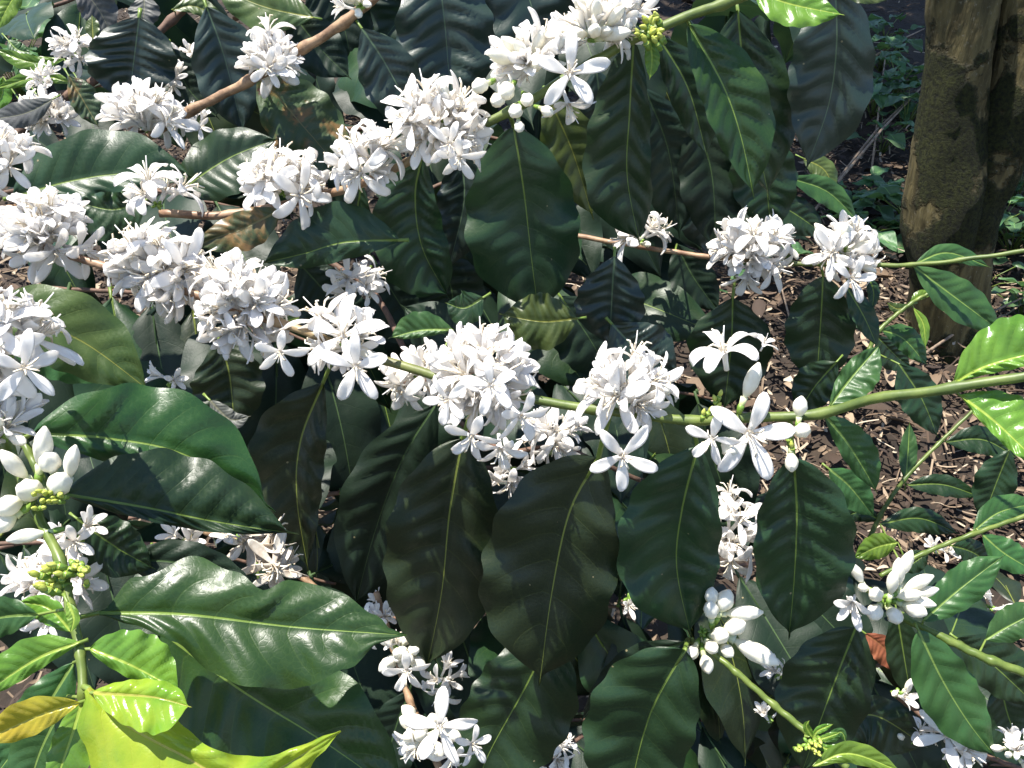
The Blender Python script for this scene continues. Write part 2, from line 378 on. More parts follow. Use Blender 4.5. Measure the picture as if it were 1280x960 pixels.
def flower_mesh(seed, ang, curl, L=0.0200, W=0.0070, np_=5, stam=True, mat=None, cup=.4):
    r = random.Random(seed); g = Geo()
    g.add(tube_geo([Vector((0, 0, 0)), Vector((0, 0, TUBE * .5)), Vector((0, 0, TUBE * .9)), Vector((0, 0, TUBE * 1.02))], [.0013, .0013, .0017, .0026], 8))
    for k in range(np_):
        az = 2 * math.pi * (k + r.uniform(-.12, .12)) / np_
        g.add(petal_geo(L * r.uniform(.9, 1.08), W * r.uniform(.88, 1.1), ang + r.uniform(-.22, .22), az, .0012, TUBE * .97, curl + r.uniform(-.3, .3), cup + r.uniform(-.15, .15), twist=r.uniform(-.5, .5)))
    if stam:
        for k in range(np_):
            az = 2 * math.pi * (k + .5 + r.uniform(-.2, .2)) / np_; t = r.uniform(.35, .9); h = r.uniform(.008, .0125)
            c, s = math.cos(az), math.sin(az)
            pth = [Vector((c * .0012, s * .0012, TUBE)), Vector((c * .003 * t, s * .003 * t, TUBE + h * .5)), Vector((c * .007 * t, s * .007 * t, TUBE + h * .9)), Vector((c * .0105 * t, s * .0105 * t, TUBE + h * (.95 + r.uniform(-.2, .1))))]
            g.add(tube_geo(pth, [.00035, .0004, .0006, .0004], 5), 1)
        g.add(tube_geo([Vector((0, 0, TUBE)), Vector((.001, 0, TUBE + .009)), Vector((.002, .0005, TUBE + .016))], [.0004, .0004, .0003], 5), 0)
    return g.mesh('flower', [mat or M_PET, M_STA])
def bud_mesh(seed, L, W, stalk, mat=None, open_=0.0):
    r = random.Random(seed); g = Geo(); n = 12; path, rad = [], []
    for i in range(n + 1):
        t = i / n; path.append(Vector((math.sin(t * 2) * L * .06, 0, stalk + L * t)))
        rad.append(max(.0001, W / 2 * (math.sin(math.pi * t ** 1.12)) ** .68) if 0 < t < 1 else .0006)
    vs, fs = tube_geo(path, rad, 15, cap=True)
    for i, v in enumerate(vs):                # furrows where the folded petals overlap
        k = i % 15; t = (i // 15) / n
        c = path[min(i // 15, n)]; f = 1 - .20 * max(0, math.cos(2 * math.pi * (k / 15 * 5 + t * .8))) * math.sin(math.pi * t)
        vs[i] = c + (v - c) * f
    g.add((vs, fs))
    g.add(tube_geo([Vector((0, 0, 0)), Vector((0, 0, stalk * .5)), Vector((0, 0, stalk * 1.15))], [.0012, .0014, .0019], 8), 0)
    g.add(tube_geo([Vector((0, 0, -.002)), Vector((0, 0, .0015)), Vector((0, 0, .003))], [.0012, .0018, .0016], 8), 1)
    return g.mesh('bud', [mat or M_BUD, M_CAL])
FL_OPEN = [flower_mesh(i, R(72), .25) for i in range(5)]
FL_REFLEX = [flower_mesh(10 + i, R(80), .9) for i in range(3)]
FL_HALF = [flower_mesh(20 + i, R(38), .35) for i in range(5)]
FL_TIGHT = [flower_mesh(30 + i, R(17), .15, W=.0078) for i in range(4)]
FL_STAR = [flower_mesh(50 + i, R(74), .3, L=.0195, W=.0074, cup=.35) for i in range(4)]
FL_WILT = [flower_mesh(40 + i, R(120), -.6, mat=M_WILT, W=.006) for i in range(3)]
BUD_L = [bud_mesh(i, .019, .0076, .006) for i in range(3)]
BUD_S = [bud_mesh(5 + i, .0125, .0084, .005) for i in range(3)]
BUD_G = [bud_mesh(9, .006, .0032, .002, M_GBUD)]
def put(name, me, parent, base, direc, size=1.0, roll=None):
    q = direc.to_track_quat('Z', 'Y')
    m = Matrix.Translation(base) @ q.to_matrix().to_4x4() @ Matrix.Rotation(rnd.uniform(0, 6.28) if roll is None else roll, 4, 'Z') @ Matrix.Scale(size, 4)
    o = bpy.data.objects.new(name, me); col.objects.link(o)
    o.parent = parent
    o.matrix_basis = parent_inv(parent) @ m
    return o
def parent_inv(p):
    m = Matrix.Identity(4)
    while p: m = p.matrix_basis @ m; p = p.parent
    return m.inverted()
def put_leaf(parent, me, mat): 
    o = bpy.data.objects.new('leaf', me); col.objects.link(o); o.parent = parent; o.matrix_basis = parent_inv(parent) @ mat; return o
def core(parent, p, r, mat_green=True):
    """the knot of calyces and bracts the flowers sprout from: the cluster's own mesh"""
    g = Geo()
    for k in range(9):
        d = Vector((rnd.uniform(-1, 1), rnd.uniform(-1, 1), rnd.uniform(-1, 1))).normalized()
        g.add(tube_geo([d * r * .1, d * r * .7, d * r], [r * .22, r * .28, r * .14], 7))
    o = link('flower_cluster', g.mesh('flower_cluster', [M_CAL]), parent); o.matrix_basis = parent_inv(parent) @ Matrix.Translation(p)
    return o
def cluster(parent, x, y, d, rx, ry, n, buds=0, bias=(0, .25, .35), mix=(.17, .10, .43, .30), size=1.06, wilt=False, stars=(), label=None, along=(1, 0.2), zmin=-.55, bkind='L', frac=.6):
    p0 = P(x, y, d); c = core(parent, p0, .004)
    if label: c['label'] = label
    rz = (rx + ry) / 2
    pool = [FL_OPEN, FL_REFLEX, FL_HALF, FL_TIGHT]
    k = 0; tot = n + buds; n = max(1, round(n * .8)); tot = n + buds; kinds = ['f'] * n + ['b'] * buds; rnd.shuffle(kinds)
    m = int(tot / frac) + 4; dirs = []
    for j in range(m):
        zz = 1 - 2 * (j + .5) / m; a = j * 2.39996; q = math.sqrt(1 - zz * zz)
        v = Vector((q * math.cos(a), q * math.sin(a), zz)) + Vector((rnd.uniform(-.33, .33), rnd.uniform(-.33, .33), rnd.uniform(-.33, .33)))
        v.normalize(); dirs.append(v)
    dirs.sort(key=lambda v: -(v.x * bias[0] + v.y * bias[1] + v.z * bias[2]) + rnd.uniform(-.15, .15))
    for v, kd in zip(dirs[:tot], kinds):
        ext = 1 / math.sqrt((v.x / rx) ** 2 + (v.y / ry) ** 2 + (v.z / rz) ** 2) * d / F     # metres to the cluster's skin
        sz = size * rnd.uniform(.85, 1.12)
        dw = C2W(v.x, v.y, v.z)
        if kd == 'b':
            me = rnd.choice(BUD_L if bkind == 'L' else BUD_S); reach = (.025 if bkind == 'L' else .0175) * sz; nm = 'bud'
        else:
            if wilt: me = rnd.choice(FL_WILT); reach = TUBE * sz
            else:
                f = rnd.random(); q = 0
                while f > mix[q] and q < 3: f -= mix[q]; q += 1
                me = rnd.choice(pool[q]); reach = (TUBE + .0205 * (0.42, .3, .85, 1.0)[q]) * sz
            nm = 'flower'
        ext *= rnd.uniform(.66, 1.03)
        off = max(0.001, ext - reach)
        if ext < reach: sz *= max(.6, ext / reach)
        base = p0 + dw * off + C2W(rnd.uniform(-.003, .003), rnd.uniform(-.003, .003), rnd.uniform(-.002, .002))
        put(nm, me, c, base, (dw + C2W(rnd.uniform(-.2, .2), rnd.uniform(-.2, .2), rnd.uniform(-.1, .1))).normalized(), sz)
        if off > .008:                                    # a stalk joins it to the knot
            pass
    for s in stars: star(c, *s)
    return c
def star(c, x, y, d, r, face=(0, 0, 1), roll=0.0, me=None, name='flower'):
    """one open flower with its centre at a pixel, petals r pixels long, looking along face (right, up, viewer)"""
    me = me or rnd.choice(FL_STAR); s = r * d / F / .0195
    f = C2W(*face).normalized()
    return put(name, me, c, P(x, y, d) - f * TUBE * s, f, s, roll)
def budat(c, x, y, d, r, direc, me=None):
    """bud whose middle is at a pixel, r pixels long"""
    me = me or rnd.choice(BUD_S); L = .0125 if me in BUD_S else .006 if me in BUD_G else .019; st = .005 if me in BUD_S else .002 if me in BUD_G else .006
    s = r * d / F / L; f = C2W(*direc).normalized()
    return put('bud', me, c, P(x, y, d) - f * (st + L * .5) * s, f, s)
def knot(parent, x, y, d): return core(parent, P(x, y, d), .004)

STEMS = {}
def branch(label, pts, radpx, mat, group='flowering coffee branches'):
    """pts: (px, py, depth); an Empty at the branch's first point and its stem"""
    p0 = P(*pts[0])
    e = bpy.data.objects.new('coffee_branch', None); col.objects.link(e); e.location = p0; e.empty_display_size = .02
    tag(e, label, 'branch', group)
    sm_ = catmull(pts, 70); path, rad = [], []
    for i, (x, y, d) in enumerate(sm_):
        t = i / 70; r = radpx[0] + (radpx[1] - radpx[0]) * t
        dn = min(math.dist((x, y), q[:2]) for q in pts[1:-1]) if len(pts) > 2 else 99
        node = 1 + .30 * math.exp(-(dn / (1.3 * r)) ** 2) + .05 * mnoise.noise(Vector((i * .35, r, 0)))
        path.append(P(x, y, d) + Vector((0, 0, .0003 * math.sin(i * .9)))); rad.append(r * d / F * node)
    if mat == 'mix': mat = twigmix('twig_brown_to_green', path[0], path[-1], .3, .55)
    g = Geo(); g.add(tube_geo(path, rad, 12, rough=.12))
    me = mesh('stem', [v - p0 for v in g.v], g.f, [mat])
    link('stem', me, e); STEMS[e.name] = sm_; return e
#SETTING
# ------------------------------------------------------------------ ground, litter
M_SOIL = simple('dark_soil', (0.016, 0.011, 0.008), (0.045, 0.031, 0.02), 9, 0.9, bump=1.0, bd=0.02, detail=10.0)
vs, fs = [], []
xs = [-60, -30, -15, -8] + [-5 + .1 * i for i in range(101)] + [8, 15, 30, 60]
ys = [-60, -20, -6, -2] + [0 + .1 * i for i in range(81)] + [12, 20, 40, 90]
for y in ys:
    for x in xs:
        vs.append(Vector((x, y, gz(x, y) if abs(x) <= 8 and -2 <= y <= 12 else SLOPE * y)))
for j in range(len(ys) - 1):
    for i in range(len(xs) - 1):
        a = j * len(xs) + i; fs.append((a, a + 1, a + 1 + len(xs), a + len(xs)))
tag(link('ground', mesh('ground', vs, fs, [M_SOIL])), kind='structure')
def litter_mat():
    m, nt = newmat('dry_litter'); n = N(nt)
    g = n('ShaderNodeNewGeometry'); tc = n('ShaderNodeTexCoord').outputs['Object']
    nz = n('ShaderNodeTexNoise', {'Vector': tc, 'Scale': 120.0, 'Detail': 3.0}).outputs[0]
    c = n.ramp(g.outputs['Random Per Island'], [(0, (.016, .011, .008)), (.32, (.038, .026, .017)), (.58, (.095, .064, .040)), (.78, (.19, .135, .085)), (.92, (.36, .28, .19)), (1, (.52, .44, .33))])
    c = n.mix(n.math('MULTIPLY', nz, .5), c, (.06, .035, .025))
    bp = n('ShaderNodeBump', {'Height': nz, 'Strength': .6, 'Distance': .002}).outputs[0]
    p = n('ShaderNodeBsdfPrincipled', {'Base Color': c, 'Roughness': .75, 'Normal': bp, 'Specular IOR Level': .3})
    n('ShaderNodeOutputMaterial', {0: p.outputs[0]}); return m
def litter():
    vs, fs = [], []; r = random.Random(3)
    def piece(x, y, L, W, kind):
        a = r.uniform(0, 6.28); c, s = math.cos(a), math.sin(a); tl = r.uniform(-.35, .35); rl = r.uniform(-.6, .6); curl = r.uniform(-1, 1) * .35
        z0 = gz(x, y) + r.uniform(.004, .05); o = len(vs); n = 4
        for i in range(n + 1):
            t = i / n - .5; w = W * (math.sin(math.pi * (i + .35) / (n + .7)) if kind else 1)
            for q in (-1, 0, 1):
                lx = t * L; ly = q * w / 2; lz = curl * L * t * t * 2 + tl * lx + rl * ly + abs(q) * w * .25
                vs.append((x + c * lx - s * ly, y + s * lx + c * ly, z0 + lz))
        for i in range(n):
            for q in range(2): b = o + i * 3 + q; fs.append((b, b + 1, b + 4, b + 3))
    for _ in range(42000):
        y = r.uniform(.5, 5.5) if r.random() < .55 else r.uniform(1.2, 3.2); x = r.uniform(-.75, .75) * (y + .6)
        k = r.random()
        if k < .5: piece(x, y, r.uniform(.02, .075), r.uniform(.002, .006), 0)
        elif k < .965: piece(x, y, r.uniform(.012, .034), r.uniform(.005, .012), 1)
        else: piece(x, y, r.uniform(.04, .08), r.uniform(.02, .035), 1)
    me = mesh('leaf_litter', vs, fs, [litter_mat()])
    tag(link('leaf_litter', me), 'brown dry leaf litter and straw covering the ground', 'leaf litter', kind='stuff')
litter()
g = Geo(); r_ = random.Random(11)
for (ax, ay, bx, by, w_) in [(1085, 235, 1105, 70, 2), (1010, 290, 1160, 120, 3), (1080, 150, 1165, 95, 2), (1040, 250, 1130, 150, 2.5), (1130, 480, 1280, 400, 3), (1150, 520, 1290, 480, 2), (990, 450, 960, 330, 2), (1120, 380, 1250, 455, 3), (1060, 110, 1150, 60, 2), (1190, 560, 1290, 640, 3), (10, 60, 90, 20, 2), (180, 420, 220, 470, 2)]:
    a = PG(ax, ay) + Vector((0, 0, .05)); b = PG(bx, by) + Vector((0, 0, .07)); m_ = (a + b) / 2 + Vector((r_.uniform(-.02, .02), 0, .02))
    k = (a - CAM).length / F * w_ / 1.6
    g.add(tube_geo([a, m_, b], [k, k * .9, k * .5], 6))
tag(link('fallen_twigs', g.mesh('fallen_twigs', [simple('dry_twig', (.10, .07, .05), (.34, .25, .17), 40, .8)])), 'thin dry twigs strewn over the leaf litter', 'twigs', kind='stuff')

# ------------------------------------------------------------------ shade tree
def bark_mat():
    m, nt = newmat('mossy_bark'); n = N(nt)
    p_ = n('ShaderNodeTexCoord').outputs['Object']
    nz = n('ShaderNodeTexNoise', {'Vector': p_, 'Scale': 7.0, 'Detail': 8.0, 'Roughness': .6}).outputs[0]
    nf = n('ShaderNodeTexNoise', {'Vector': p_, 'Scale': 130.0, 'Detail': 8.0, 'Roughness': .75}).outputs[0]
    st = n('ShaderNodeMapping', {0: p_, 3: (60, 60, 9)}); ns = n('ShaderNodeTexNoise', {'Vector': st.outputs[0], 'Scale': 1.0, 'Detail': 6.0}).outputs[0]
    z = n('ShaderNodeSeparateXYZ', {0: p_}).outputs[2]
    bark = n.mix(sm(n, ns, .35, .65), (.05, .040, .016), (.125, .10, .042))  # bark tones darkened to carry the crown's shade
    bark = n.mix(sm(n, nf, .55, .7), bark, (.18, .16, .11))
    moss = n.mix(sm(n, nf, .35, .65), (.008, .010, .004), (.055, .062, .013))
    low = n.math('MULTIPLY', sm(n, z, .10, .24), n.math('SUBTRACT', 1.0, sm(n, z, .5, .66)))
    f = n.math('ADD', nz, n.math('MULTIPLY', low, .09))
    mf = sm(n, f, .53, .585)
    c = n.mix(mf, bark, moss)
    h = n.math('ADD', n.math('MULTIPLY', ns, .5), n.math('MULTIPLY', n.math('MULTIPLY', nf, mf), 1.2))
    bp = n('ShaderNodeBump', {'Height': h, 'Strength': 1.0, 'Distance': .022}).outputs[0]
    b = n('ShaderNodeBsdfPrincipled', {'Base Color': c, 'Roughness': .85, 'Normal': bp, 'Specular IOR Level': .25})
    n('ShaderNodeOutputMaterial', {0: b.outputs[0]}); return m
def shade_tree():
    b0 = PG(1190, 425); Y = b0.y
    e = bpy.data.objects.new('shade_tree', None); col.objects.link(e); e.location = b0
    tag(e, 'mossy forked tree trunk with yellow brown bark at the upper right', 'tree')
    px2m = (b0 - CAM).dot(FW) / F
    def limb(pts, rad, seed):
        sp = catmull([(x, y, r) for (x, y), r in zip(pts, rad)], 60)
        path = [PY(x, y, Y) for x, y, r in sp]; g = tube_geo(path, [r * px2m for x, y, r in sp], 36, rough=.0, cap=True)
        vs = []
        for i, v in enumerate(g[0]):
            c = path[i // 36]; d = (v - c); r = d.length; d.normalize()
            k = mnoise.noise(Vector((v.x * 14, v.y * 14, v.z * 3.5 + seed))) * .26 + mnoise.noise(v * 26) * .06 + mnoise.noise(v * 70) * .03
            vs.append(c + d * r * (1 + k) - b0)
        return vs, g[1]
    ge = Geo()
    ge.add(limb([(1178, 470), (1182, 420), (1178, 345), (1176, 280), (1184, 200), (1192, 100), (1204, -20), (1218, -160)], [66, 43, 38, 40, 37, 35, 36, 36], 1))
    ge.add(limb([(1196, 410), (1204, 345), (1216, 275), (1244, 190), (1270, 100), (1294, -10), (1325, -160)], [32, 32, 32, 33, 33, 34, 32], 5))
    ge.add(limb([(1195, 330), (1206, 270), (1212, 200), (1226, 120)], [26, 32, 26, 8], 9))
    link('trunk', ge.mesh('trunk', [bark_mat()]), e)
    # crown above the frame: it throws the dappled shade on the litter
    r = random.Random(5); vs, fs = [], []; ax = b0 + Vector((.1, 0, 0))
    cl = []
    for _ in range(120):                       # each clump is set by the spot of ground it shades
        gx, gy, h = r.uniform(-.2, 2.6), r.uniform(2.05, 5.2), r.uniform(2.4, 3.6)
        if gy < 2.6 and r.random() < .35: continue
        q = SUN_DIR / SUN_DIR.z * h
        cl.append((gx + q.x - b0.x, gy + q.y - b0.y, h + SLOPE * (gy - b0.y), r.uniform(.16, .42)))
    for (cx, cy, cz, cr) in cl:
        for _ in range(60):
            d = Vector((r.gauss(0, 1), r.gauss(0, 1), r.gauss(0, .6))) * cr * .5
            c = Vector((cx, cy, cz)) + d; L = r.uniform(.05, .10); a = r.uniform(0, 6.28)
            u = Vector((math.cos(a), math.sin(a), r.uniform(-.5, .5))) * L; v_ = Vector((-math.sin(a), math.cos(a), r.uniform(-.4, .4))) * L * .42
            o = len(vs); vs += [c - u, c - u * .2 + v_, c + u, c - u * .2 - v_ + Vector((0, 0, .01))]; fs.append((o, o + 1, o + 2, o + 3))
    me = mesh('crown', vs, fs, [simple('crown_leaf', (.03, .08, .02), (.06, .13, .03), 8, .5, trans=.25)], smooth=False)
    link('crown', me, e)
    lg = Geo()
    for (cx, cy, cz, cr) in cl[::4]:
        s0 = Vector((.25, 0, 1.6)); e0 = Vector((cx, cy, cz)); m_ = (s0 + e0) / 2 + Vector((0, 0, .25))
        lg.add(tube_geo([s0, m_, e0], [.035, .022, .008], 7))
    link('limb', lg.mesh('limb', [simple('limb_bark', (.1, .075, .04), (.2, .16, .08), 20, .8)]), e)
shade_tree()

# ------------------------------------------------------------------ weeds on the ground
def weed_leaf_mesh(seed):
    r = random.Random(seed); L, W = .05, .036; vs, uv, ds, fs = [], [], [], []; nt_, ns = 10, 3
    for i in range(nt_ + 1):
        t = i / nt_; hw = W / 2 * (math.sin(math.pi / 2 * min(1, t / .3)) ** .6 if t < .3 else max(0, 1 - ((t - .3) / .7) ** 1.7)) * (1 + .07 * math.sin(i * 3.1))
        for k in range(-ns, ns + 1):
            s = k / ns; vs.append(Vector((s * hw, L * t, .22 * abs(s) * hw - .25 * L * t * t + .003 * math.sin(9 * t + s * 3 + seed)))); uv.append((s / 2 + .5, t)); ds.append((s * hw * 1000 + .3, 50))
    m = 2 * ns + 1
    for i in range(nt_):
        for k in range(m - 1): fs.append((i * m + k, i * m + k + 1, (i + 1) * m + k + 1, (i + 1) * m + k))
    return mesh('leaf', vs, fs, [LM['weed']], uvs=uv, uvs2=ds)
WSZ = 1.35
WL = [weed_leaf_mesh(i) for i in range(3)]
def weed(px, py, label, n=12, h=.12, spread=.10, size=1.0):
    b = PG(px, py); e = bpy.data.objects.new('weed', None); col.objects.link(e); e.location = b
    tag(e, label, 'weed', 'broad leaved weeds on the ground'); g = Geo()
    tops = []
    for k in range(n):
        a = rnd.uniform(0, 6.28); q = spread * math.sqrt(rnd.random()); t = Vector((math.cos(a) * q, math.sin(a) * q, h * rnd.uniform(.4, 1.1)))
        g.add(tube_geo([Vector((0, 0, 0)), Vector((t.x * .4, t.y * .4, t.z * .6)), t], [.002, .0016, .001], 5)); tops.append((t, a))
    link('stalk', g.mesh('stalk', [M_GRN]), e)
    for t, a in tops:
        for j in range(rnd.choice((1, 2, 2))):
            m = Matrix.Translation(t) @ Matrix.Rotation(a - math.pi / 2 + j * 2.6 + rnd.uniform(-.5, .5), 4, 'Z') @ Matrix.Rotation(rnd.uniform(-.3, .5), 4, 'X') @ Matrix.Rotation(rnd.uniform(-.4, .4), 4, 'Y') @ Matrix.Scale(WSZ * size * rnd.uniform(.7, 1.25), 4)
            o = link('leaf', rnd.choice(WL), e); o.matrix_basis = m
weed(1118, 130, 'pale green weed on the litter, highest one left of the trunk', 15, .16, .12)
weed(1100, 195, 'small weed with few leaves in the dark litter left of the trunk', 8, .10, .09)
weed(1132, 288, 'leafy weed close against the left foot of the mossy trunk', 16, .10, .12)
weed(1085, 300, 'low weed on the litter behind the farthest right flower cluster', 12, .08, .10)
weed(1268, 260, 'bushy weed right of the mossy trunk, uppermost there', 16, .13, .13, 1.1)
weed(1262, 320, 'weed right of the trunk just above the thin green twig', 14, .12, .11, 1.1)
weed(1275, 395, 'weed at the right edge beneath the thin green twig', 10, .08, .10)
weed(30, 128, 'bright green weed cluster near the upper left corner', 20, .28, .20, 1.8)
weed(70, 60, 'weed with small leaves at the upper left corner litter', 12, .16, .16, 1.3)
weed(1105, 50, 'tiny weed high up on the litter left of the trunk top', 9, .08, .12)
weed(1150, 240, 'single leafy sprig touching the left side of the trunk', 7, .16, .05)
weed(1100, 90, 'shaded weed on the dark litter beside the top of the left trunk', 14, .12, .14)
weed(1130, 165, 'weed with upright leaves midway up left of the trunk', 12, .14, .10)
weed(1240, 300, 'weed tucked against the right foot of the trunk', 12, .12, .10)
weed(1225, 365, 'low weed behind the hanging green leaf below the thin twig', 10, .07, .10)
weed(1060, 260, 'weed near the tip of the large dark hanging leaf', 10, .09, .10)
weed(1150, 330, 'weed in front of the foot of the mossy trunk', 10, .07, .09)
weed(1090, 150, 'weed with pale leaves between the big dark leaf and the trunk', 12, .12, .10)
weed(960, 345, 'weed sprouting between the two right flower clusters', 7, .06, .08)
weed(850, 395, 'little weed in the litter gap right of the blue green leaf', 7, .07, .07)
#FOREGROUND
# ------------------------------------------------------------------ inner branches of the bush (behind everything else)
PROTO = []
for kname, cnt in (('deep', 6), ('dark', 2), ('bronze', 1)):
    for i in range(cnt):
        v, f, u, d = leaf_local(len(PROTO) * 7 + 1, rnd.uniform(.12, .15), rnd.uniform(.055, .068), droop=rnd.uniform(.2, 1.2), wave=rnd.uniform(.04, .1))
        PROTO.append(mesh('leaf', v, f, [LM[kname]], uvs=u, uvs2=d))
def inner(label, a, b, pairs, rad=3, mat=None, lsize=1.0):
    e = branch(label, [a, ((a[0] + b[0]) / 2, (a[1] + b[1]) / 2 - 25, (a[2] + b[2]) / 2), b], (rad, rad * .6), mat or M_DBR, 'shaded inner coffee branches')
    A, B = P(*a), P(*b); ax = (B - A).normalized(); side = ax.cross(Vector((0, 0, 1))).normalized()
    for k in range(pairs):
        t = (k + .5) / pairs; mid = P(a[0] + (b[0] - a[0]) * t, a[1] + (b[1] - a[1]) * t - 25 * 4 * t * (1 - t) * .9, a[2] + (b[2] - a[2]) * t)
        for s in (-1, 1):
            y = (side * s * rnd.uniform(.5, 1) + ax * rnd.uniform(.1, .6) + Vector((0, 0, rnd.uniform(-1.1, .25)))).normalized()
            zc = Vector((rnd.uniform(-.9, .9), rnd.uniform(-1.1, .1), 1)) ; x = y.cross(zc).normalized(); z = x.cross(y)
            m = Matrix((x, y, z)).transposed().to_4x4(); m.translation = mid + y * .008
            put_leaf(e, rnd.choice(PROTO), m @ Matrix.Scale(lsize * rnd.uniform(.85, 1.15), 4))
    return e
INNER = [
 ('dark inner branch behind the top left clusters', (-60, 60, 1.0), (330, -40, .95), 6),
 ('dark inner branch under the brown twig of the top left', (60, 120, .95), (470, 90, .9), 6),
 ('shaded inner branch behind the hanging leaves at top centre', (420, 60, .9), (800, 20, .9), 7),
 ('shaded inner branch behind the long glossy leaf at top right', (780, 60, .95), (1040, -10, .95), 5),
 ('shaded inner branch behind the upper middle hanging leaf', (480, 260, .82), (800, 190, .85), 6),
 ('dark inner branch low between the middle flower clusters', (380, 350, .78), (760, 360, .8), 7),
 ('dark inner branch behind the blue green leaves right of centre', (700, 330, .9), (900, 210, .95), 4),
 ('deep shaded branch under the flower cluster in the centre', (480, 480, .75), (900, 500, .78), 7),
 ('deep shaded branch behind the lower hanging leaves', (400, 620, .72), (820, 600, .74), 8),
 ('deep shaded branch at bottom centre', (380, 800, .72), (800, 760, .74), 8),
 ('lowest dark branch along the bottom edge', (420, 960, .72), (900, 900, .74), 8),
 ('dark branch behind the bud cluster at lower right', (800, 740, .72), (1080, 720, .76), 6),
 ('dark branch filling the lower right corner', (960, 860, .74), (1290, 850, .78), 7),
 ('dark branch below the lower right corner leaves', (900, 980, .72), (1290, 960, .78), 7),
 ('shaded branch behind the left middle leaves', (-40, 500, .72), (400, 560, .74), 7),
 ('shaded branch behind the lower left leaves', (-40, 680, .66), (420, 730, .7), 7),
 ('shaded branch behind the left flower heads', (-60, 250, .8), (300, 260, .8), 6),
 ('dark low branch deeper behind the centre', (300, 420, 1.0), (820, 560, 1.05), 8),
 ('dark low branch deeper behind the bottom', (300, 760, 1.0), (900, 820, 1.05), 9),
 ('dark low branch deeper behind the lower right', (800, 900, 1.0), (1300, 760, 1.05), 9),
 ('dark low branch deeper behind the left middle', (-60, 420, .95), (420, 430, .95), 8),
 ('dark inner branch directly behind the left heads', (60, 360, .72), (420, 440, .74), 7),
 ('dark low branch deeper behind the lower left', (-60, 700, .95), (420, 640, .95), 8),
 ('dark low branch deeper behind the upper centre', (380, 160, 1.1), (820, 230, 1.1), 8),
 ('dark low branch deeper behind the top left', (-100, 180, 1.25), (500, 60, 1.25), 8),
]
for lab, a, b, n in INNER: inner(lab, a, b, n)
#BRANCHES
# ------------------------------------------------------------------ A: main flowering branch through the middle
A = branch('thick coffee branch with the largest white flower clusters crossing the middle',
    [(-60, 262, .54), (65, 312, .53), (205, 356, .52), (345, 402, .51), (470, 447, .50), (607, 487, .49), (740, 511, .48), (860, 525, .47), (950, 522, .47), (1030, 516, .46), (1100, 497, .44), (1190, 485, .42), (1330, 462, .40)], (5.2, 6.4), 'mix')
leaf(A, [(578, 548), (562, 640), (552, 740), (532, 842)], 76, 66, .545, .60, 'bronze', peak=.45, full=.7, wave=.05, low=2.8)
leaf(A, [(748, 572), (712, 640), (690, 740), (674, 858)], 92, 76, .505, .56, 'bronze', peak=.5, full=.7, wave=.05, quilt=.035, low=2.8)
leaf(A, [(872, 558), (852, 640), (846, 710), (864, 798)], 74, 54, .50, .55, 'dark', peak=.5, full=.8, low=2.8)
leaf(A, [(992, 572), (996, 640), (993, 720), (986, 800)], 52, 74, .505, .56, 'dark', peak=.45, full=.75, low=2.8)
leaf(A, [(404, 478), (376, 550), (371, 622), (386, 718)], 62, 34, .56, .60, 'bronze', peak=.4)
leaf(A, [(274, 425), (287, 470), (294, 545)], 50, 42, .60, .62, 'bronze', peak=.45)
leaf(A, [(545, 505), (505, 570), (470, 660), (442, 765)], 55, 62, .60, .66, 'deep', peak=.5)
leaf(A, [(500, 300), (430, 303), (380, 317), (322, 330)], 52, 22, .57, .58, 'dark', peak=.45)
leaf(A, [(352, 262), (305, 285), (262, 300), (240, 312)], 22, 28, .57, .57, 'sick', peak=.4)
leaf(A, [(566, 412), (525, 413), (485, 423)], 24, 9, .50, .50, 'mid', peak=.5)
leaf(A, [(604, 372), (580, 385), (556, 378)], 22, 22, .52, .52, 'dark')
leaf(A, [(722, 398), (680, 402), (640, 396), (624, 392)], 36, 36, .57, .58, 'olive', wave=.1, quilt=.06, peak=.45)
leaf(A, [(768, 320), (765, 370), (762, 435)], 46, 42, .61, .64, 'blue', peak=.55, quilt=.05)
leaf(A, [(765, 405), (800, 440), (850, 470)], 45, 42, .60, .62, 'blue', peak=.5)
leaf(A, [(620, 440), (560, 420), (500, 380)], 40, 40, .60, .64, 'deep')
leaf(A, [(1037, 508), (1066, 470), (1102, 429)], 30, 16, .465, .47, 'mid', peak=.5, wave=.1, ca=.4, att=(1030, 516, .46))
leaf(A, [(1030, 518), (1058, 552), (1085, 595), (1097, 618)], 15, 28, .465, .49, 'mid', peak=.5, att=(1030, 516, .46))
leaf(A, [(1192, 478), (1240, 455), (1330, 432)], 14, 52, .42, .40, 'fresh', peak=.6, wave=.05, att=(1190, 485, .42))
leaf(A, [(1200, 494), (1245, 528), (1310, 590)], 14, 48, .42, .40, 'fresh', peak=.55, att=(1190, 485, .42))
cluster(A, 62, 300, .53, 62, 62, 32)
cluster(A, 205, 343, .528, 62, 68, 38)
cluster(A, 308, 384, .515, 70, 74, 42, stars=[(350, 440, .46, 34, (.2, -.6, 1))])
cluster(A, 432, 432, .50, 46, 66, 16, buds=2, stars=[(445, 458, .465, 44, (.1, -.2, 1), .3)])
cluster(A, 605, 476, .487, 72, 86, 38, stars=[(590, 545, .45, 36, (-.1, -.7, .9)), (614, 482, .44, 36, (0, 0, 1), .5), (650, 520, .45, 38, (.5, -.5, .8)), (560, 500, .45, 34, (-.5, -.2, .9), .8), (625, 560, .46, 36, (.1, -.9, .6))])
cluster(A, 785, 490, .475, 66, 72, 26, buds=3, stars=[(778, 570, .455, 46, (0, -.25, 1), .9)], bias=(0, .4, .35))
c = knot(A, 900, 520, .468)
star(c, 936, 542, .445, 56, (.05, -.15, 1), .12)
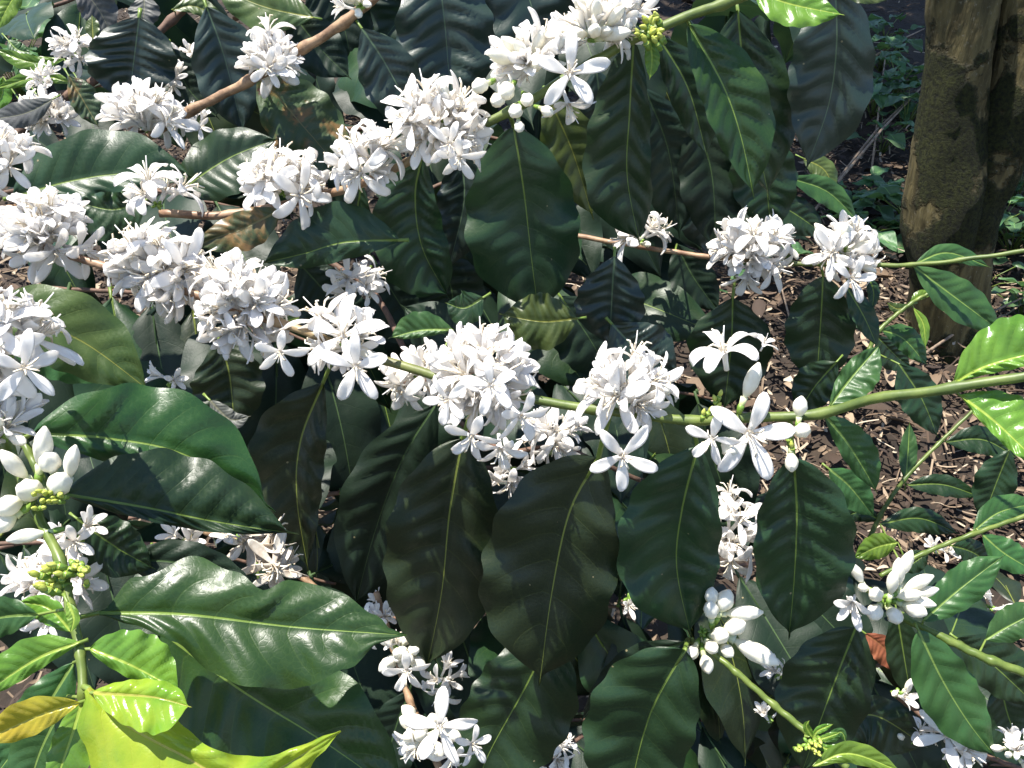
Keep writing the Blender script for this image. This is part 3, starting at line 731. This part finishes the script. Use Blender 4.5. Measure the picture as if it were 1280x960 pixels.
star(c, 905, 440, .455, 50, (-.25, .75, .55), .4, FL_REFLEX[0])
star(c, 890, 548, .445, 34, (-.35, -.3, .9), .2)
star(c, 955, 430, .46, 18, (.3, .8, .4), .2)
budat(c, 938, 476, .455, 50, (.25, .9, .3), FL_TIGHT[0] if False else BUD_L[0])
budat(c, 912, 560, .45, 40, (-.2, -.2, 1))
budat(c, 1001, 509, .455, 28, (.1, 1, .2)); budat(c, 1003, 537, .45, 30, (.3, .2, 1)); budat(c, 989, 577, .455, 26, (-.1, -1, .4))
for q in ((893, 498), (899, 508), (888, 512), (893, 520), (880, 516), (900, 492), (985, 545), (990, 556)): budat(c, q[0], q[1], .455, 11, (rnd.uniform(-.5, .5), 1, .5), BUD_G[0])
# ------------------------------------------------------------------ shaded clusters on a twig behind A
A2 = branch('half hidden coffee twig with shaded flowers just behind the centre cluster',
    [(400, 320, .66), (470, 370, .64), (530, 480, .60), (620, 560, .60), (700, 560, .60), (800, 600, .62)], (4, 3), M_DBR)
cluster(A2, 452, 358, .62, 42, 30, 10)
cluster(A2, 520, 470, .57, 42, 52, 16)
cluster(A2, 690, 548, .59, 50, 40, 18)
cluster(A2, 640, 586, .59, 30, 36, 9)
cluster(A2, 785, 748, .60, 22, 26, 3)
# ------------------------------------------------------------------ B: upper branch
B = branch('coffee branch with white clusters rising from the left to a green leafy tip at top',
    [(200, 267, .60), (290, 268, .60), (395, 246, .59), (470, 222, .57), (550, 180, .57), (640, 138, .56), (740, 78, .55), (812, 40, .54), (905, 4, .54), (1010, -30, .54)], (5, 6.5), 'mix')
leaf(B, [(642, 158), (655, 240), (664, 320), (674, 398)], 78, 64, .60, .66, 'dark', peak=.5, full=.75, quilt=.03, low=2.8)
leaf(B, [(528, 194), (519, 245), (528, 310), (562, 374)], 58, 32, .61, .66, 'dark', peak=.55, full=.8, low=3)
leaf(B, [(792, 52), (787, 140), (784, 220), (800, 308)], 54, 30, .575, .64, 'dark', peak=.62, full=.7, low=2.8)
leaf(B, [(861, 30), (903, 105), (926, 170), (943, 250)], 33, 50, .55, .58, 'green', peak=.45, full=.8, fold=.4)
leaf(B, [(922, 12), (930, 90), (945, 170), (962, 250)], 55, 58, .62, .68, 'dark', peak=.45, quilt=.06)
leaf(B, [(1043, -30), (1046, 50), (1036, 130), (1006, 216)], 56, 50, .60, .66, 'blue', peak=.5, quilt=.05, full=.7)
leaf(B, [(940, -14), (985, 4), (1056, 19)], 28, 24, .53, .52, 'fresh', peak=.4)
leaf(B, [(1040, -20), (1075, -6), (1118, -2)], 10, 14, .54, .54, 'olive')
leaf(B, [(822, 44), (860, 110), (885, 200)], 26, 34, .60, .64, 'dark')
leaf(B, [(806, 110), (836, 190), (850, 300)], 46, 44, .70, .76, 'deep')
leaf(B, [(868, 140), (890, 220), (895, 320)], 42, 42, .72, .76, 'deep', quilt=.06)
leaf(B, [(940, 150), (955, 210), (965, 300)], 44, 40, .72, .76, 'dark')
leaf(B, [(545, -60), (556, 30), (563, 100), (580, 160)], 64, 62, .68, .72, 'blue', peak=.5, full=.7)
leaf(B, [(650, -90), (662, 0), (700, 80)], 72, 70, .72, .76, 'blue')
leaf(B, [(452, 35), (482, 80), (530, 170)], 40, 34, .645, .68, 'blue')
leaf(B, [(684, 118), (716, 190), (742, 275)], 36, 40, .66, .70, 'olive')
leaf(B, [(745, 85), (752, 150), (752, 235)], 34, 34, .68, .72, 'blue')
leaf(B, [(574, 185), (580, 250), (560, 340)], 34, 36, .67, .70, 'blue')
leaf(B, [(452, 228), (448, 270), (464, 325)], 18, 16, .60, .62, 'dark')
leaf(B, [(860, 215), (878, 262), (893, 322)], 36, 30, .80, .84, 'blue', quilt=.08)
for q in (((390, -30), (425, 20), (440, 80), .86), ((520, -40), (500, 20), (470, 60), .84), ((375, 330), (410, 370), (440, 420), .70), ((545, 320), (565, 365), (560, 420), .72),
          ((175, 400), (215, 415), (255, 440), .72), ((700, 370), (735, 420), (770, 480), .72), ((585, 240), (570, 300), (575, 370), .76), ((470, 330), (500, 380), (540, 440), .76)):
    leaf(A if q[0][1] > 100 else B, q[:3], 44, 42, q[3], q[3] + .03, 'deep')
cluster(B, 196, 256, .585, 48, 46, 8, mix=(.1, .1, .3, .5), bias=(0, 1, .4), frac=.4)
cluster(B, 355, 240, .58, 60, 56, 30, bias=(0, 1, .5), frac=.5)
cluster(B, 460, 205, .56, 52, 44, 20, buds=2)
cluster(B, 550, 162, .555, 68, 58, 36, buds=4, stars=[(562, 180, .53, 30, (0, -.4, 1)), (574, 196, .53, 32, (0, -.7, .7), .2)])
c1 = cluster(B, 665, 82, .53, 62, 58, 22, buds=12, mix=(.1, .0, .2, .7), bias=(-.1, .8, .35), stars=[(712, 92, .50, 48, (.05, -.1, 1), .2)])
for (x, y, r, dx) in ((600, 108, 30, -.6), (622, 126, 28, -.4), (646, 138, 28, -.1), (648, 158, 20, 0), (632, 112, 34, -.3), (660, 124, 26, .2), (684, 138, 22, .8)): budat(c1, x, y, .51, r, (dx, -1 if y > 150 else -.5, .7))
star(c1, 710, 130, .55, 36, (.3, -.9, .2))
cluster(B, 742, 45, .54, 60, 62, 18, buds=16, mix=(.1, .1, .3, .5), bias=(0, .7, .3))
cluster(B, 775, 28, .57, 42, 40, 12, mix=(.2, .3, .3, .2))
k = knot(B, 812, 36, .535)
for i in range(16): budat(k, 806 + rnd.uniform(-12, 26), 34 + rnd.uniform(-14, 16), .53, rnd.uniform(10, 16), (rnd.uniform(-.7, .7), rnd.uniform(-.2, 1), .5), BUD_G[0])
leaf(B, [(812, 48), (815, 75), (812, 100)], 9, 10, .545, .55, 'fresh')
leaf(B, [(820, 60), (845, 90), (850, 130)], 12, 16, .62, .63, 'mid')
# ------------------------------------------------------------------ C: upper left brown branch
Cb = branch('bare brown coffee branch rising through three flower clusters at upper left',
    [(170, 180, .68), (240, 138, .68), (310, 102, .67), (380, 60, .66), (430, 28, .65), (500, -30, .64)], (5.5, 6.5), M_BROWN)
leaf(Cb, [(322, 88), (362, 138), (400, 182), (440, 230)], 42, 48, .69, .72, 'sick', peak=.45, quilt=.05, label='rusty leaf with orange brown blotches and insect holes')
leaf(Cb, [(174, 22), (168, 70), (160, 134)], 60, 54, .76, .79, 'blue', peak=.5, full=.7)
leaf(Cb, [(258, 8), (280, 70), (305, 170)], 42, 44, .74, .78, 'blue')
leaf(Cb, [(16, 246), (90, 226), (160, 217), (250, 222)], 24, 58, .63, .64, 'dark', full=.7)
leaf(Cb, [(222, 240), (285, 198), (350, 172)], 44, 38, .65, .65, 'dark', full=.7)
leaf(Cb, [(182, 250), (140, 262), (88, 250)], 22, 40, .60, .60, 'dark', wave=.1)
leaf(Cb, [(392, 22), (330, 8), (262, -20)], 34, 30, .74, .76, 'olive')
leaf(Cb, [(95, -24), (122, 10), (142, 48)], 22, 24, .8, .82, 'dull')
leaf(Cb, [(180, -6), (180, 15), (176, 38)], 20, 20, .78, .78, 'dull')
leaf(Cb, [(86, 95), (102, 122), (124, 160)], 16, 20, .74, .75, 'sick')
leaf(Cb, [(66, 124), (30, 142), (-20, 150)], 17, 17, .76, .77, 'dull')
leaf(Cb, [(116, 48), (115, 18)], 9, 9, .76, .76, 'olive')
leaf(Cb, [(215, 60), (235, 110), (275, 150)], 26, 30, .80, .82, 'deep')
leaf(Cb, [(360, 10), (400, 60), (440, 100)], 34, 30, .76, .78, 'deep')
cluster(Cb, 182, 160, .665, 56, 58, 30, bias=(0, 1, .35), frac=.42, mix=(.05, .05, .5, .4))
cluster(Cb, 342, 88, .66, 46, 54, 24, bias=(-.1, 1, .4), frac=.45, mix=(.1, .05, .5, .35), stars=[(335, 84, .64, 26, (.1, -.5, .9))])
cluster(Cb, 215, 160, .67, 16, 12, 2, buds=2)
cluster(Cb, 450, 8, .62, 36, 34, 5, buds=9, mix=(.1, .1, .3, .5))
# ------------------------------------------------------------------ D: back branch, far left top
D = branch('dark brown coffee branch with shaded flowers in the upper left corner',
    [(-40, 200, .82), (20, 168, .82), (90, 118, .82), (150, 80, .83), (215, 25, .84), (260, -20, .85)], (6, 5), M_DBR)
leaf(D, [(215, 12), (245, 8), (285, 30)], 10, 12, .83, .84, 'olive')
leaf(D, [(92, 104), (50, 96), (-10, 112)], 10, 9, .84, .84, 'fresh')
leaf(D, [(80, 74), (40, 78), (-10, 60)], 9, 12, .85, .85, 'fresh')
leaf(D, [(18, 78), (34, 96), (44, 124)], 14, 13, .86, .87, 'mid')
leaf(D, [(10, 50), (22, 62), (40, 66)], 10, 10, .88, .88, 'mid')
leaf(D, [(4, 96), (2, 120), (-12, 140)], 14, 13, .86, .87, 'fresh')
leaf(D, [(30, -20), (12, 5), (-6, 40)], 14, 14, .8, .8, 'fresh')
cluster(D, 92, 66, .80, 26, 34, 12)
cluster(D, 62, 102, .80, 24, 20, 8)
cluster(D, 66, 148, .80, 48, 32, 20)
cluster(D, 240, 75, .82, 26, 20, 6)
cluster(D, 218, 102, .80, 20, 22, 6)
cluster(D, 248, 158, .78, 22, 16, 5)
D2 = branch('stub of a brown branch carrying the white cluster cut off at the left edge', [(-80, 290, .58), (-20, 270, .58), (22, 262, .58)], (9, 7), M_BROWN)
cluster(D2, 8, 205, .56, 38, 42, 22)
# ------------------------------------------------------------------ F: thin branch at the right, with two round heads
Fb = branch('thin coffee twig carrying two round white flower heads across the right side',
    [(715, 294, .74), (800, 308, .73), (880, 320, .72), (990, 329, .70), (1060, 331, .68), (1140, 331, .65), (1200, 325, .63), (1320, 308, .60)], (3.2, 2.6), 'mix')
leaf(Fb, [(1142, 333), (1185, 365), (1256, 418)], 24, 26, .65, .66, 'mid', peak=.5, att=(1140, 331, .65))
leaf(Fb, [(1144, 329), (1185, 316), (1240, 335)], 10, 12, .66, .67, 'mid', att=(1140, 331, .65))
leaf(Fb, [(1029, 345), (1026, 400), (1020, 488)], 44, 44, .70, .74, 'dark', peak=.5, full=.75, quilt=.045)
leaf(Fb, [(916, 372), (914, 430), (905, 515)], 54, 52, .72, .76, 'dark', peak=.4)
leaf(Fb, [(1058, 358), (1080, 396), (1098, 436)], 14, 16, .69, .70, 'dark')
leaf(Fb, [(1046, 452), (1018, 484), (996, 520)], 28, 26, .66, .68, 'dark')
leaf(Fb, [(988, 222), (1035, 240), (1074, 278)], 17, 16, .80, .82, 'mid')
leaf(Fb, [(955, 246), (995, 268), (1034, 296)], 24, 22, .80, .82, 'dark')
leaf(Fb, [(1004, 198), (1030, 212), (1044, 240)], 16, 14, .84, .84, 'olive')
leaf(Fb, [(846, 305), (866, 345), (900, 392)], 30, 26, .76, .78, 'deep')
leaf(Fb, [(1085, 345), (1092, 365), (1090, 388)], 8, 8, .70, .70, 'dark')
cluster(Fb, 800, 302, .72, 34, 38, 9, buds=1, mix=(.2, .3, .3, .2))
cluster(Fb, 937, 318, .70, 54, 62, 32)
cluster(Fb, 1053, 314, .68, 50, 52, 16, buds=6, mix=(.2, .1, .4, .3), stars=[(1064, 348, .655, 30, (.1, -.3, 1), .1)])
# ------------------------------------------------------------------ small shoots on the right
S1 = branch('small green shoot with young leaves right of the dark round leaf', [(1085, 440, .78), (1100, 412, .78), (1138, 380, .78), (1170, 362, .78)], (3, 2), M_GRN, 'young green shoots')
leaf(S1, [(1138, 379), (1150, 370), (1168, 366)], 5, 7, .78, .78, 'fresh')
leaf(S1, [(1136, 382), (1122, 386), (1108, 378)], 7, 6, .78, .78, 'olive')
leaf(S1, [(1142, 385), (1154, 405), (1157, 436)], 6, 7, .78, .78, 'fresh')
leaf(S1, [(1102, 412), (1130, 424), (1160, 458)], 14, 18, .79, .80, 'mid')
leaf(S1, [(1096, 420), (1120, 445), (1140, 460)], 22, 14, .84, .86, 'dark')
leaf(S1, [(1124, 455), (1152, 498), (1173, 548)], 28, 24, .72, .74, 'dark', peak=.4)
leaf(S1, [(1060, 380), (1075, 395), (1082, 420)], 12, 12, .8, .8, 'dark')
S2 = branch('slender coffee seedling with narrow leaves below the green branch at the right', [(1080, 690, .80), (1100, 645, .80), (1130, 600, .80), (1172, 556, .80), (1230, 500, .80)], (3, 2), M_GRN, 'young green shoots')
leaf(S2, [(1182, 552), (1230, 550), (1274, 574)], 18, 17, .80, .80, 'dark')
leaf(S2, [(1134, 606), (1180, 606), (1228, 622)], 14, 13, .80, .80, 'dark')
leaf(S2, [(1132, 602), (1135, 565), (1137, 526)], 12, 11, .80, .80, 'mid')
leaf(S2, [(1262, 562), (1246, 602), (1226, 656)], 28, 26, .78, .80, 'dark')
leaf(S2, [(1036, 586), (1062, 608), (1094, 648)], 22, 20, .58, .60, 'mid')
leaf(S2, [(1100, 650), (1075, 640), (1050, 650)], 10, 12, .8, .8, 'dark')
S3 = branch('thin green twig slanting up to the right edge above the lower right leaves', [(1100, 720, .70), (1154, 692, .70), (1215, 668, .70), (1320, 632, .70)], (3, 3), M_GRN, 'young green shoots')
leaf(S3, [(1122, 678), (1096, 684), (1066, 698)], 17, 15, .70, .70, 'fresh', peak=.4)
leaf(S3, [(1100, 655), (1150, 648), (1200, 668)], 18, 14, .76, .77, 'dark')
leaf(S3, [(1228, 668), (1256, 692), (1300, 718)], 18, 20, .70, .70, 'mid')
leaf(S3, [(1190, 682), (1215, 690), (1240, 706)], 16, 16, .72, .74, 'dark')
leaf(S3, [(1216, 664), (1250, 640), (1300, 628)], 16, 20, .72, .73, 'mid')
leaf(S3, [(1160, 690), (1140, 705), (1125, 712)], 14, 14, .74, .74, 'dark')
# ------------------------------------------------------------------ J: lower right branch with bud cluster
J = branch('coffee branch with plump cream buds and long leaves entering from the lower right edge',
    [(1100, 752, .58), (1130, 772, .58), (1185, 800, .57), (1240, 826, .56), (1340, 862, .55)], (4.5, 6), M_GRN)
leaf(J, [(1154, 776), (1200, 736), (1258, 692)], 26, 26, .57, .57, 'mid', peak=.5, full=.8)
leaf(J, [(1148, 788), (1178, 850), (1212, 905), (1248, 950)], 38, 36, .56, .58, 'mid', peak=.45, full=.75)
leaf(J, [(1232, 800), (1262, 782), (1310, 758)], 22, 24, .58, .58, 'mid')
leaf(J, [(1196, 798), (1240, 830), (1300, 886)], 30, 38, .64, .66, 'dark')
leaf(J, [(1082, 792), (1105, 810), (1128, 842)], 18, 14, .70, .71, 'dead', label='fallen red brown dead leaf caught between green leaves')
leaf(J, [(1250, 850), (1262, 900), (1290, 960)], 30, 30, .66, .68, 'dark')
leaf(J, [(1120, 760), (1130, 820), (1140, 880)], 22, 22, .68, .70, 'dark')
c = knot(J, 1112, 750, .57)
for (x, y, r, dv) in ((1072, 718, 34, (-.6, .9, .4)), (1096, 742, 28, (-.5, .2, .9)), (1095, 766, 30, (-.6, -.4, .8)), (1117, 768, 30, (0, -.3, 1)), (1118, 728, 38, (.1, 1, .4)), (1130, 705, 40, (.3, 1, .3)), (1135, 742, 38, (.7, .3, .7)), (1148, 730, 42, (.9, .5, .3)), (1152, 752, 34, (1, -.2, .5)), (1156, 742, 36, (1, .3, .2)), (1142, 762, 32, (.7, -.3, .7)), (1080, 735, 18, (-.7, .2, .5)), (1125, 715, 40, (-.1, 1, .3))):
    budat(c, x, y, .555, r, dv, rnd.choice(BUD_L if r > 33 else BUD_S))
star(c, 1066, 752, .55, 34, (-.5, -.2, .9), 0.4, FL_HALF[1])
J2 = branch('bent twig with a torn white cluster in the lower right corner', [(1120, 870, .66), (1160, 900, .64), (1210, 935, .62), (1300, 970, .6)], (3, 3), M_DBR)
cluster(J2, 1188, 925, .60, 42, 44, 14)
cluster(J2, 1268, 942, .58, 30, 36, 8, buds=3)
cluster(J2, 1138, 928, .62, 16, 14, 1, buds=2)
cluster(J2, 1120, 866, .66, 12, 16, 0, buds=2)
cluster(J2, 1170, 688, .74, 12, 14, 2)
cluster(J2, 1238, 760, .70, 10, 14, 2)
# ------------------------------------------------------------------ I: green stem with buds, lower right of centre
I = branch('smooth green stem with cream buds above and tiny yellow buds at its lower end',
    [(860, 800, .55), (885, 812, .54), (920, 840, .53), (968, 882, .52), (1012, 918, .51), (1060, 960, .50)], (3.4, 4.8), M_GRN)
leaf(I, [(1070, 784), (1048, 840), (1024, 905), (1000, 972)], 66, 52, .565, .60, 'dark', peak=.45, quilt=.05, full=.7)
leaf(I, [(1016, 958), (1062, 942), (1130, 966)], 12, 16, .50, .50, 'fresh')
leaf(I, [(1024, 932), (1050, 915), (1058, 930)], 8, 6, .51, .51, 'mid')
leaf(I, [(856, 812), (818, 880), (796, 950), (786, 1020)], 76, 62, .51, .55, 'dark', peak=.45, full=.7, low=2.8)
leaf(I, [(688, 795), (655, 862), (612, 940), (590, 1000)], 58, 74, .575, .60, 'dark', peak=.4, full=.7, low=3)
leaf(I, [(1045, 902), (1095, 895), (1160, 935)], 50, 26, .60, .62, 'bronze')
leaf(I, [(512, 862), (490, 925), (478, 1000)], 34, 34, .62, .64, 'deep')
leaf(I, [(856, 802), (790, 832), (722, 905)], 22, 24, .60, .64, 'deep', fold=.6)
c = knot(I, 878, 790, .545)
for (x, y, r, dv) in ((905, 752, 34, (.3, 1, .4)), (888, 762, 30, (-.2, 1, .5)), (930, 766, 48, (1, .15, .4)), (917, 784, 34, (.7, .5, .7)), (900, 796, 32, (.4, .2, 1)), (888, 808, 26, (.1, -.2, 1)), (909, 812, 24, (.5, -.4, 1)), (945, 814, 62, (1, -.45, .4)), (866, 814, 24, (-.5, -.4, .8)), (882, 830, 26, (.1, -1, .8)), (854, 828, 20, (-.8, -.7, .7)), (890, 745, 26, (0, 1, .3))):
    budat(c, x, y, .535, r, dv, rnd.choice(BUD_L if r > 40 else BUD_S))
c = cluster(I, 912, 672, .60, 42, 60, 18, mix=(.15, .1, .5, .25), size=.9, bias=(.2, .3, .5), frac=.6)
k = knot(I, 1010, 930, .505)
for i in range(14): budat(k, 1012 + rnd.uniform(-14, 14), 935 + rnd.uniform(-9, 9), .50, rnd.uniform(7, 11), (rnd.uniform(-.6, .6), rnd.uniform(-.6, .6), 1), BUD_G[0])
for (a_, b_) in ((1000, 900), (1040, 915), (1052, 928), (1030, 905)): leaf(I, [(1016, 922), ((1016 + a_) / 2, b_ + 8), (a_ + 12, b_)], 5, 5, .505, .50, 'fresh')
cluster(I, 975, 845, .66, 16, 34, 3)
cluster(I, 960, 900, .66, 10, 16, 2)
# ------------------------------------------------------------------ L: reddish twig at bottom centre
L = branch('reddish brown twig with cream buds and starry flowers at bottom centre left',
    [(470, 740, .62), (492, 810, .61), (512, 875, .60), (530, 915, .58), (560, 985, .56)], (3.8, 4.5), M_BROWN)
c = cluster(L, 482, 770, .62, 28, 28, 8)
c = cluster(L, 500, 815, .60, 46, 24, 2, buds=16, bkind='S', bias=(0, 0, 1), stars=[(508, 838, .58, 30, (.2, -.4, 1), .3)])
c = cluster(L, 535, 915, .57, 48, 34, 3, buds=18, bkind='S', bias=(-.2, -.1, 1), stars=[(550, 908, .54, 46, (0, .1, 1), .25), (590, 930, .56, 26, (.5, 0, .8)), (565, 945, .55, 28, (.3, -.7, .7))])
cluster(L, 552, 850, .64, 28, 24, 6)
L2 = branch('twig with half hidden flowers at the bottom edge under the round leaf', [(640, 990, .66), (690, 945, .66), (760, 900, .68)], (3, 3), M_DBR)
cluster(L2, 690, 938, .64, 34, 22, 7)
cluster(L2, 668, 950, .64, 24, 16, 4)
cluster(L2, 692, 925, .64, 12, 10, 2)
# ------------------------------------------------------------------ W: twig with wilted flowers behind the left leaves
W_ = branch('brown twig with wilted flowers between the lower left leaves', [(180, 640, .62), (260, 665, .60), (330, 690, .58), (400, 738, .57)], (4, 4), M_BROWN)
cluster(W_, 330, 690, .57, 40, 34, 5, wilt=True, label='wilted brownish flower cluster')
cluster(W_, 235, 672, .58, 34, 18, 8)
cluster(W_, 300, 672, .57, 22, 18, 4)
cluster(W_, 350, 715, .57, 26, 20, 4, wilt=True)
leaf(W_, [(96, 648), (145, 684), (195, 712)], 38, 34, .50, .52, 'dark')
leaf(W_, [(150, 700), (230, 705), (330, 740)], 36, 30, .52, .54, 'deep')
cluster(W_, 215, 478, .60, 16, 14, 2)
cluster(W_, 60, 735, .50, 66, 42, 22)
cluster(W_, 98, 672, .50, 16, 26, 4)
cluster(W_, 62, 765, .48, 18, 26, 5)
# ------------------------------------------------------------------ H: leaves on the left
H = branch('short leafy coffee branch on the left with three broad glossy leaves', [(-90, 560, .50), (-30, 520, .47), (20, 540, .45), (60, 615, .44)], (6, 5), M_GRN)
leaf(H, [(-30, 398), (40, 404), (105, 428), (192, 492)], 46, 54, .46, .49, 'olive', peak=.45, full=.7)
leaf(H, [(0, 420), (70, 440), (150, 475)], 34, 30, .50, .52, 'mid')
leaf(H, [(40, 542), (135, 548), (235, 570), (345, 640)], 32, 74, .435, .47, 'green', peak=.45, full=.8, quilt=.05, wave=.07)
leaf(H, [(82, 618), (180, 634), (270, 652), (374, 668)], 16, 76, .42, .45, 'dark', peak=.42, full=.8, quilt=.05)
leaf(H, [(262, 500), (288, 524), (314, 520)], 14, 12, .52, .52, 'dull')
# ------------------------------------------------------------------ G: foreground shoot at the left
G = branch('near coffee shoot at lower left with glossy yellow green leaves and bright flowers on top',
    [(-40, 470, .41), (10, 560, .40), (45, 640, .385), (75, 700, .37), (88, 760, .36), (100, 815, .352), (104, 868, .345), (102, 905, .35)], (6.5, 5.6), M_GRN)
leaf(G, [(124, 766), (230, 768), (370, 784), (508, 794)], 70, 66, .375, .39, 'green', peak=.45, wave=.07, roll=.32,
     tb=[(0, 2), (.12, 45), (.3, 72), (.42, 62), (.52, 40), (.6, 60), (.78, 48), (.9, 22), (.95, 6), (1, 1)],
     ta=[(0, 3), (.1, 14), (.25, 35), (.4, 72), (.55, 82), (.7, 72), (.82, 45), (.92, 12), (.96, 5), (1, 1)])
leaf(G, [(200, 788), (300, 862), (415, 934), (520, 1010)], 130, 90, .41, .43, 'green', peak=.45, full=.7)
leaf(G, [(112, 811), (165, 832), (228, 866)], 16, 46, .35, .35, 'fresh', peak=.5, full=.7)
leaf(G, [(100, 803), (45, 824), (-40, 880)], 30, 14, .35, .34, 'fresh', peak=.45)
leaf(G, [(100, 878), (48, 895), (-30, 930)], 26, 20, .338, .33, 'gold', peak=.5)
leaf(G, [(110, 860), (146, 898), (220, 940), (310, 975), (426, 914)], 100, 60, .338, .32, 'yellow', wave=.10, fold=.35,
     cb=-.5, ca=-.2, seed=3.0, quilt=.05, tb=[(0, 3), (.1, 20), (.2, 40), (.28, 44), (.36, 34), (.45, 25), (.55, 31), (.65, 30), (.8, 15), (.92, 7), (1, 1)],
     ta=[(0, 6), (.1, 50), (.25, 95), (.5, 95), (.75, 40), (.9, 12), (1, 1)])
leaf(G, [(104, 872), (88, 925), (58, 1010)], 22, 34, .345, .34, 'fresh')
leaf(G, [(116, 866), (152, 868), (196, 872), (240, 884)], 46, 22, .334, .325, 'yellow', peak=.62, full=.8, low=3.2, ca=.3, cb=-.4)
leaf(G, [(106, 872), (135, 915), (150, 1000)], 26, 34, .352, .36, 'fresh')
leaf(G, [(90, 790), (60, 760), (20, 752)], 14, 20, .38, .385, 'fresh', peak=.5)
leaf(G, [(84, 752), (92, 772), (88, 792)], 9, 8, .352, .35, 'fresh')
leaf(G, [(92, 828), (50, 895), (-10, 975)], 34, 36, .38, .38, 'mid')
leaf(G, [(48, 768), (0, 772), (-60, 790)], 26, 24, .38, .38, 'mid')
leaf(G, [(85, 870), (50, 940), (30, 1010)], 40, 40, .36, .37, 'mid')
cluster(G, 8, 440, .39, 66, 84, 26, mix=(.3, .2, .3, .2), stars=[(30, 460, .37, 46, (.6, 0, .8))])
cluster(G, 0, 545, .39, 60, 56, 14, buds=8, mix=(.1, .1, .3, .5))
c = knot(G, 40, 620, .385)
for (x, y, r, dv) in ((92, 578, 48, (.4, 1, .3)), (72, 606, 44, (.6, .6, .7)), (40, 612, 44, (-.1, .2, 1)), (52, 558, 60, (.3, 1, .4)), (20, 580, 52, (-.3, .8, .6)), (10, 630, 40, (-.6, -.2, .8)), (34, 672, 46, (-.9, -.2, .4)), (5, 655, 36, (-.7, -.6, .5)), (62, 580, 40, (.2, .5, .8))):
    budat(c, x, y, .375, r, dv, rnd.choice(BUD_L if r > 45 else BUD_S))
for i in range(12): budat(c, 50 + rnd.uniform(-14, 30), 622 + rnd.uniform(-8, 14), .372, rnd.uniform(9, 15), (rnd.uniform(-.4, .8), .2, .8), BUD_G[0])
k = knot(G, 76, 718, .365)
for i in range(34):
    s = rnd.choice((-1, 1)); budat(k, 76 + s * 18 + rnd.uniform(-16, 16), (722 if s < 0 else 712) + rnd.uniform(-16, 16), .358 + rnd.uniform(-.006, .01), rnd.uniform(12, 18), (s * .6 + rnd.uniform(-.4, .4), rnd.uniform(-.3, .8), .7), BUD_G[0])
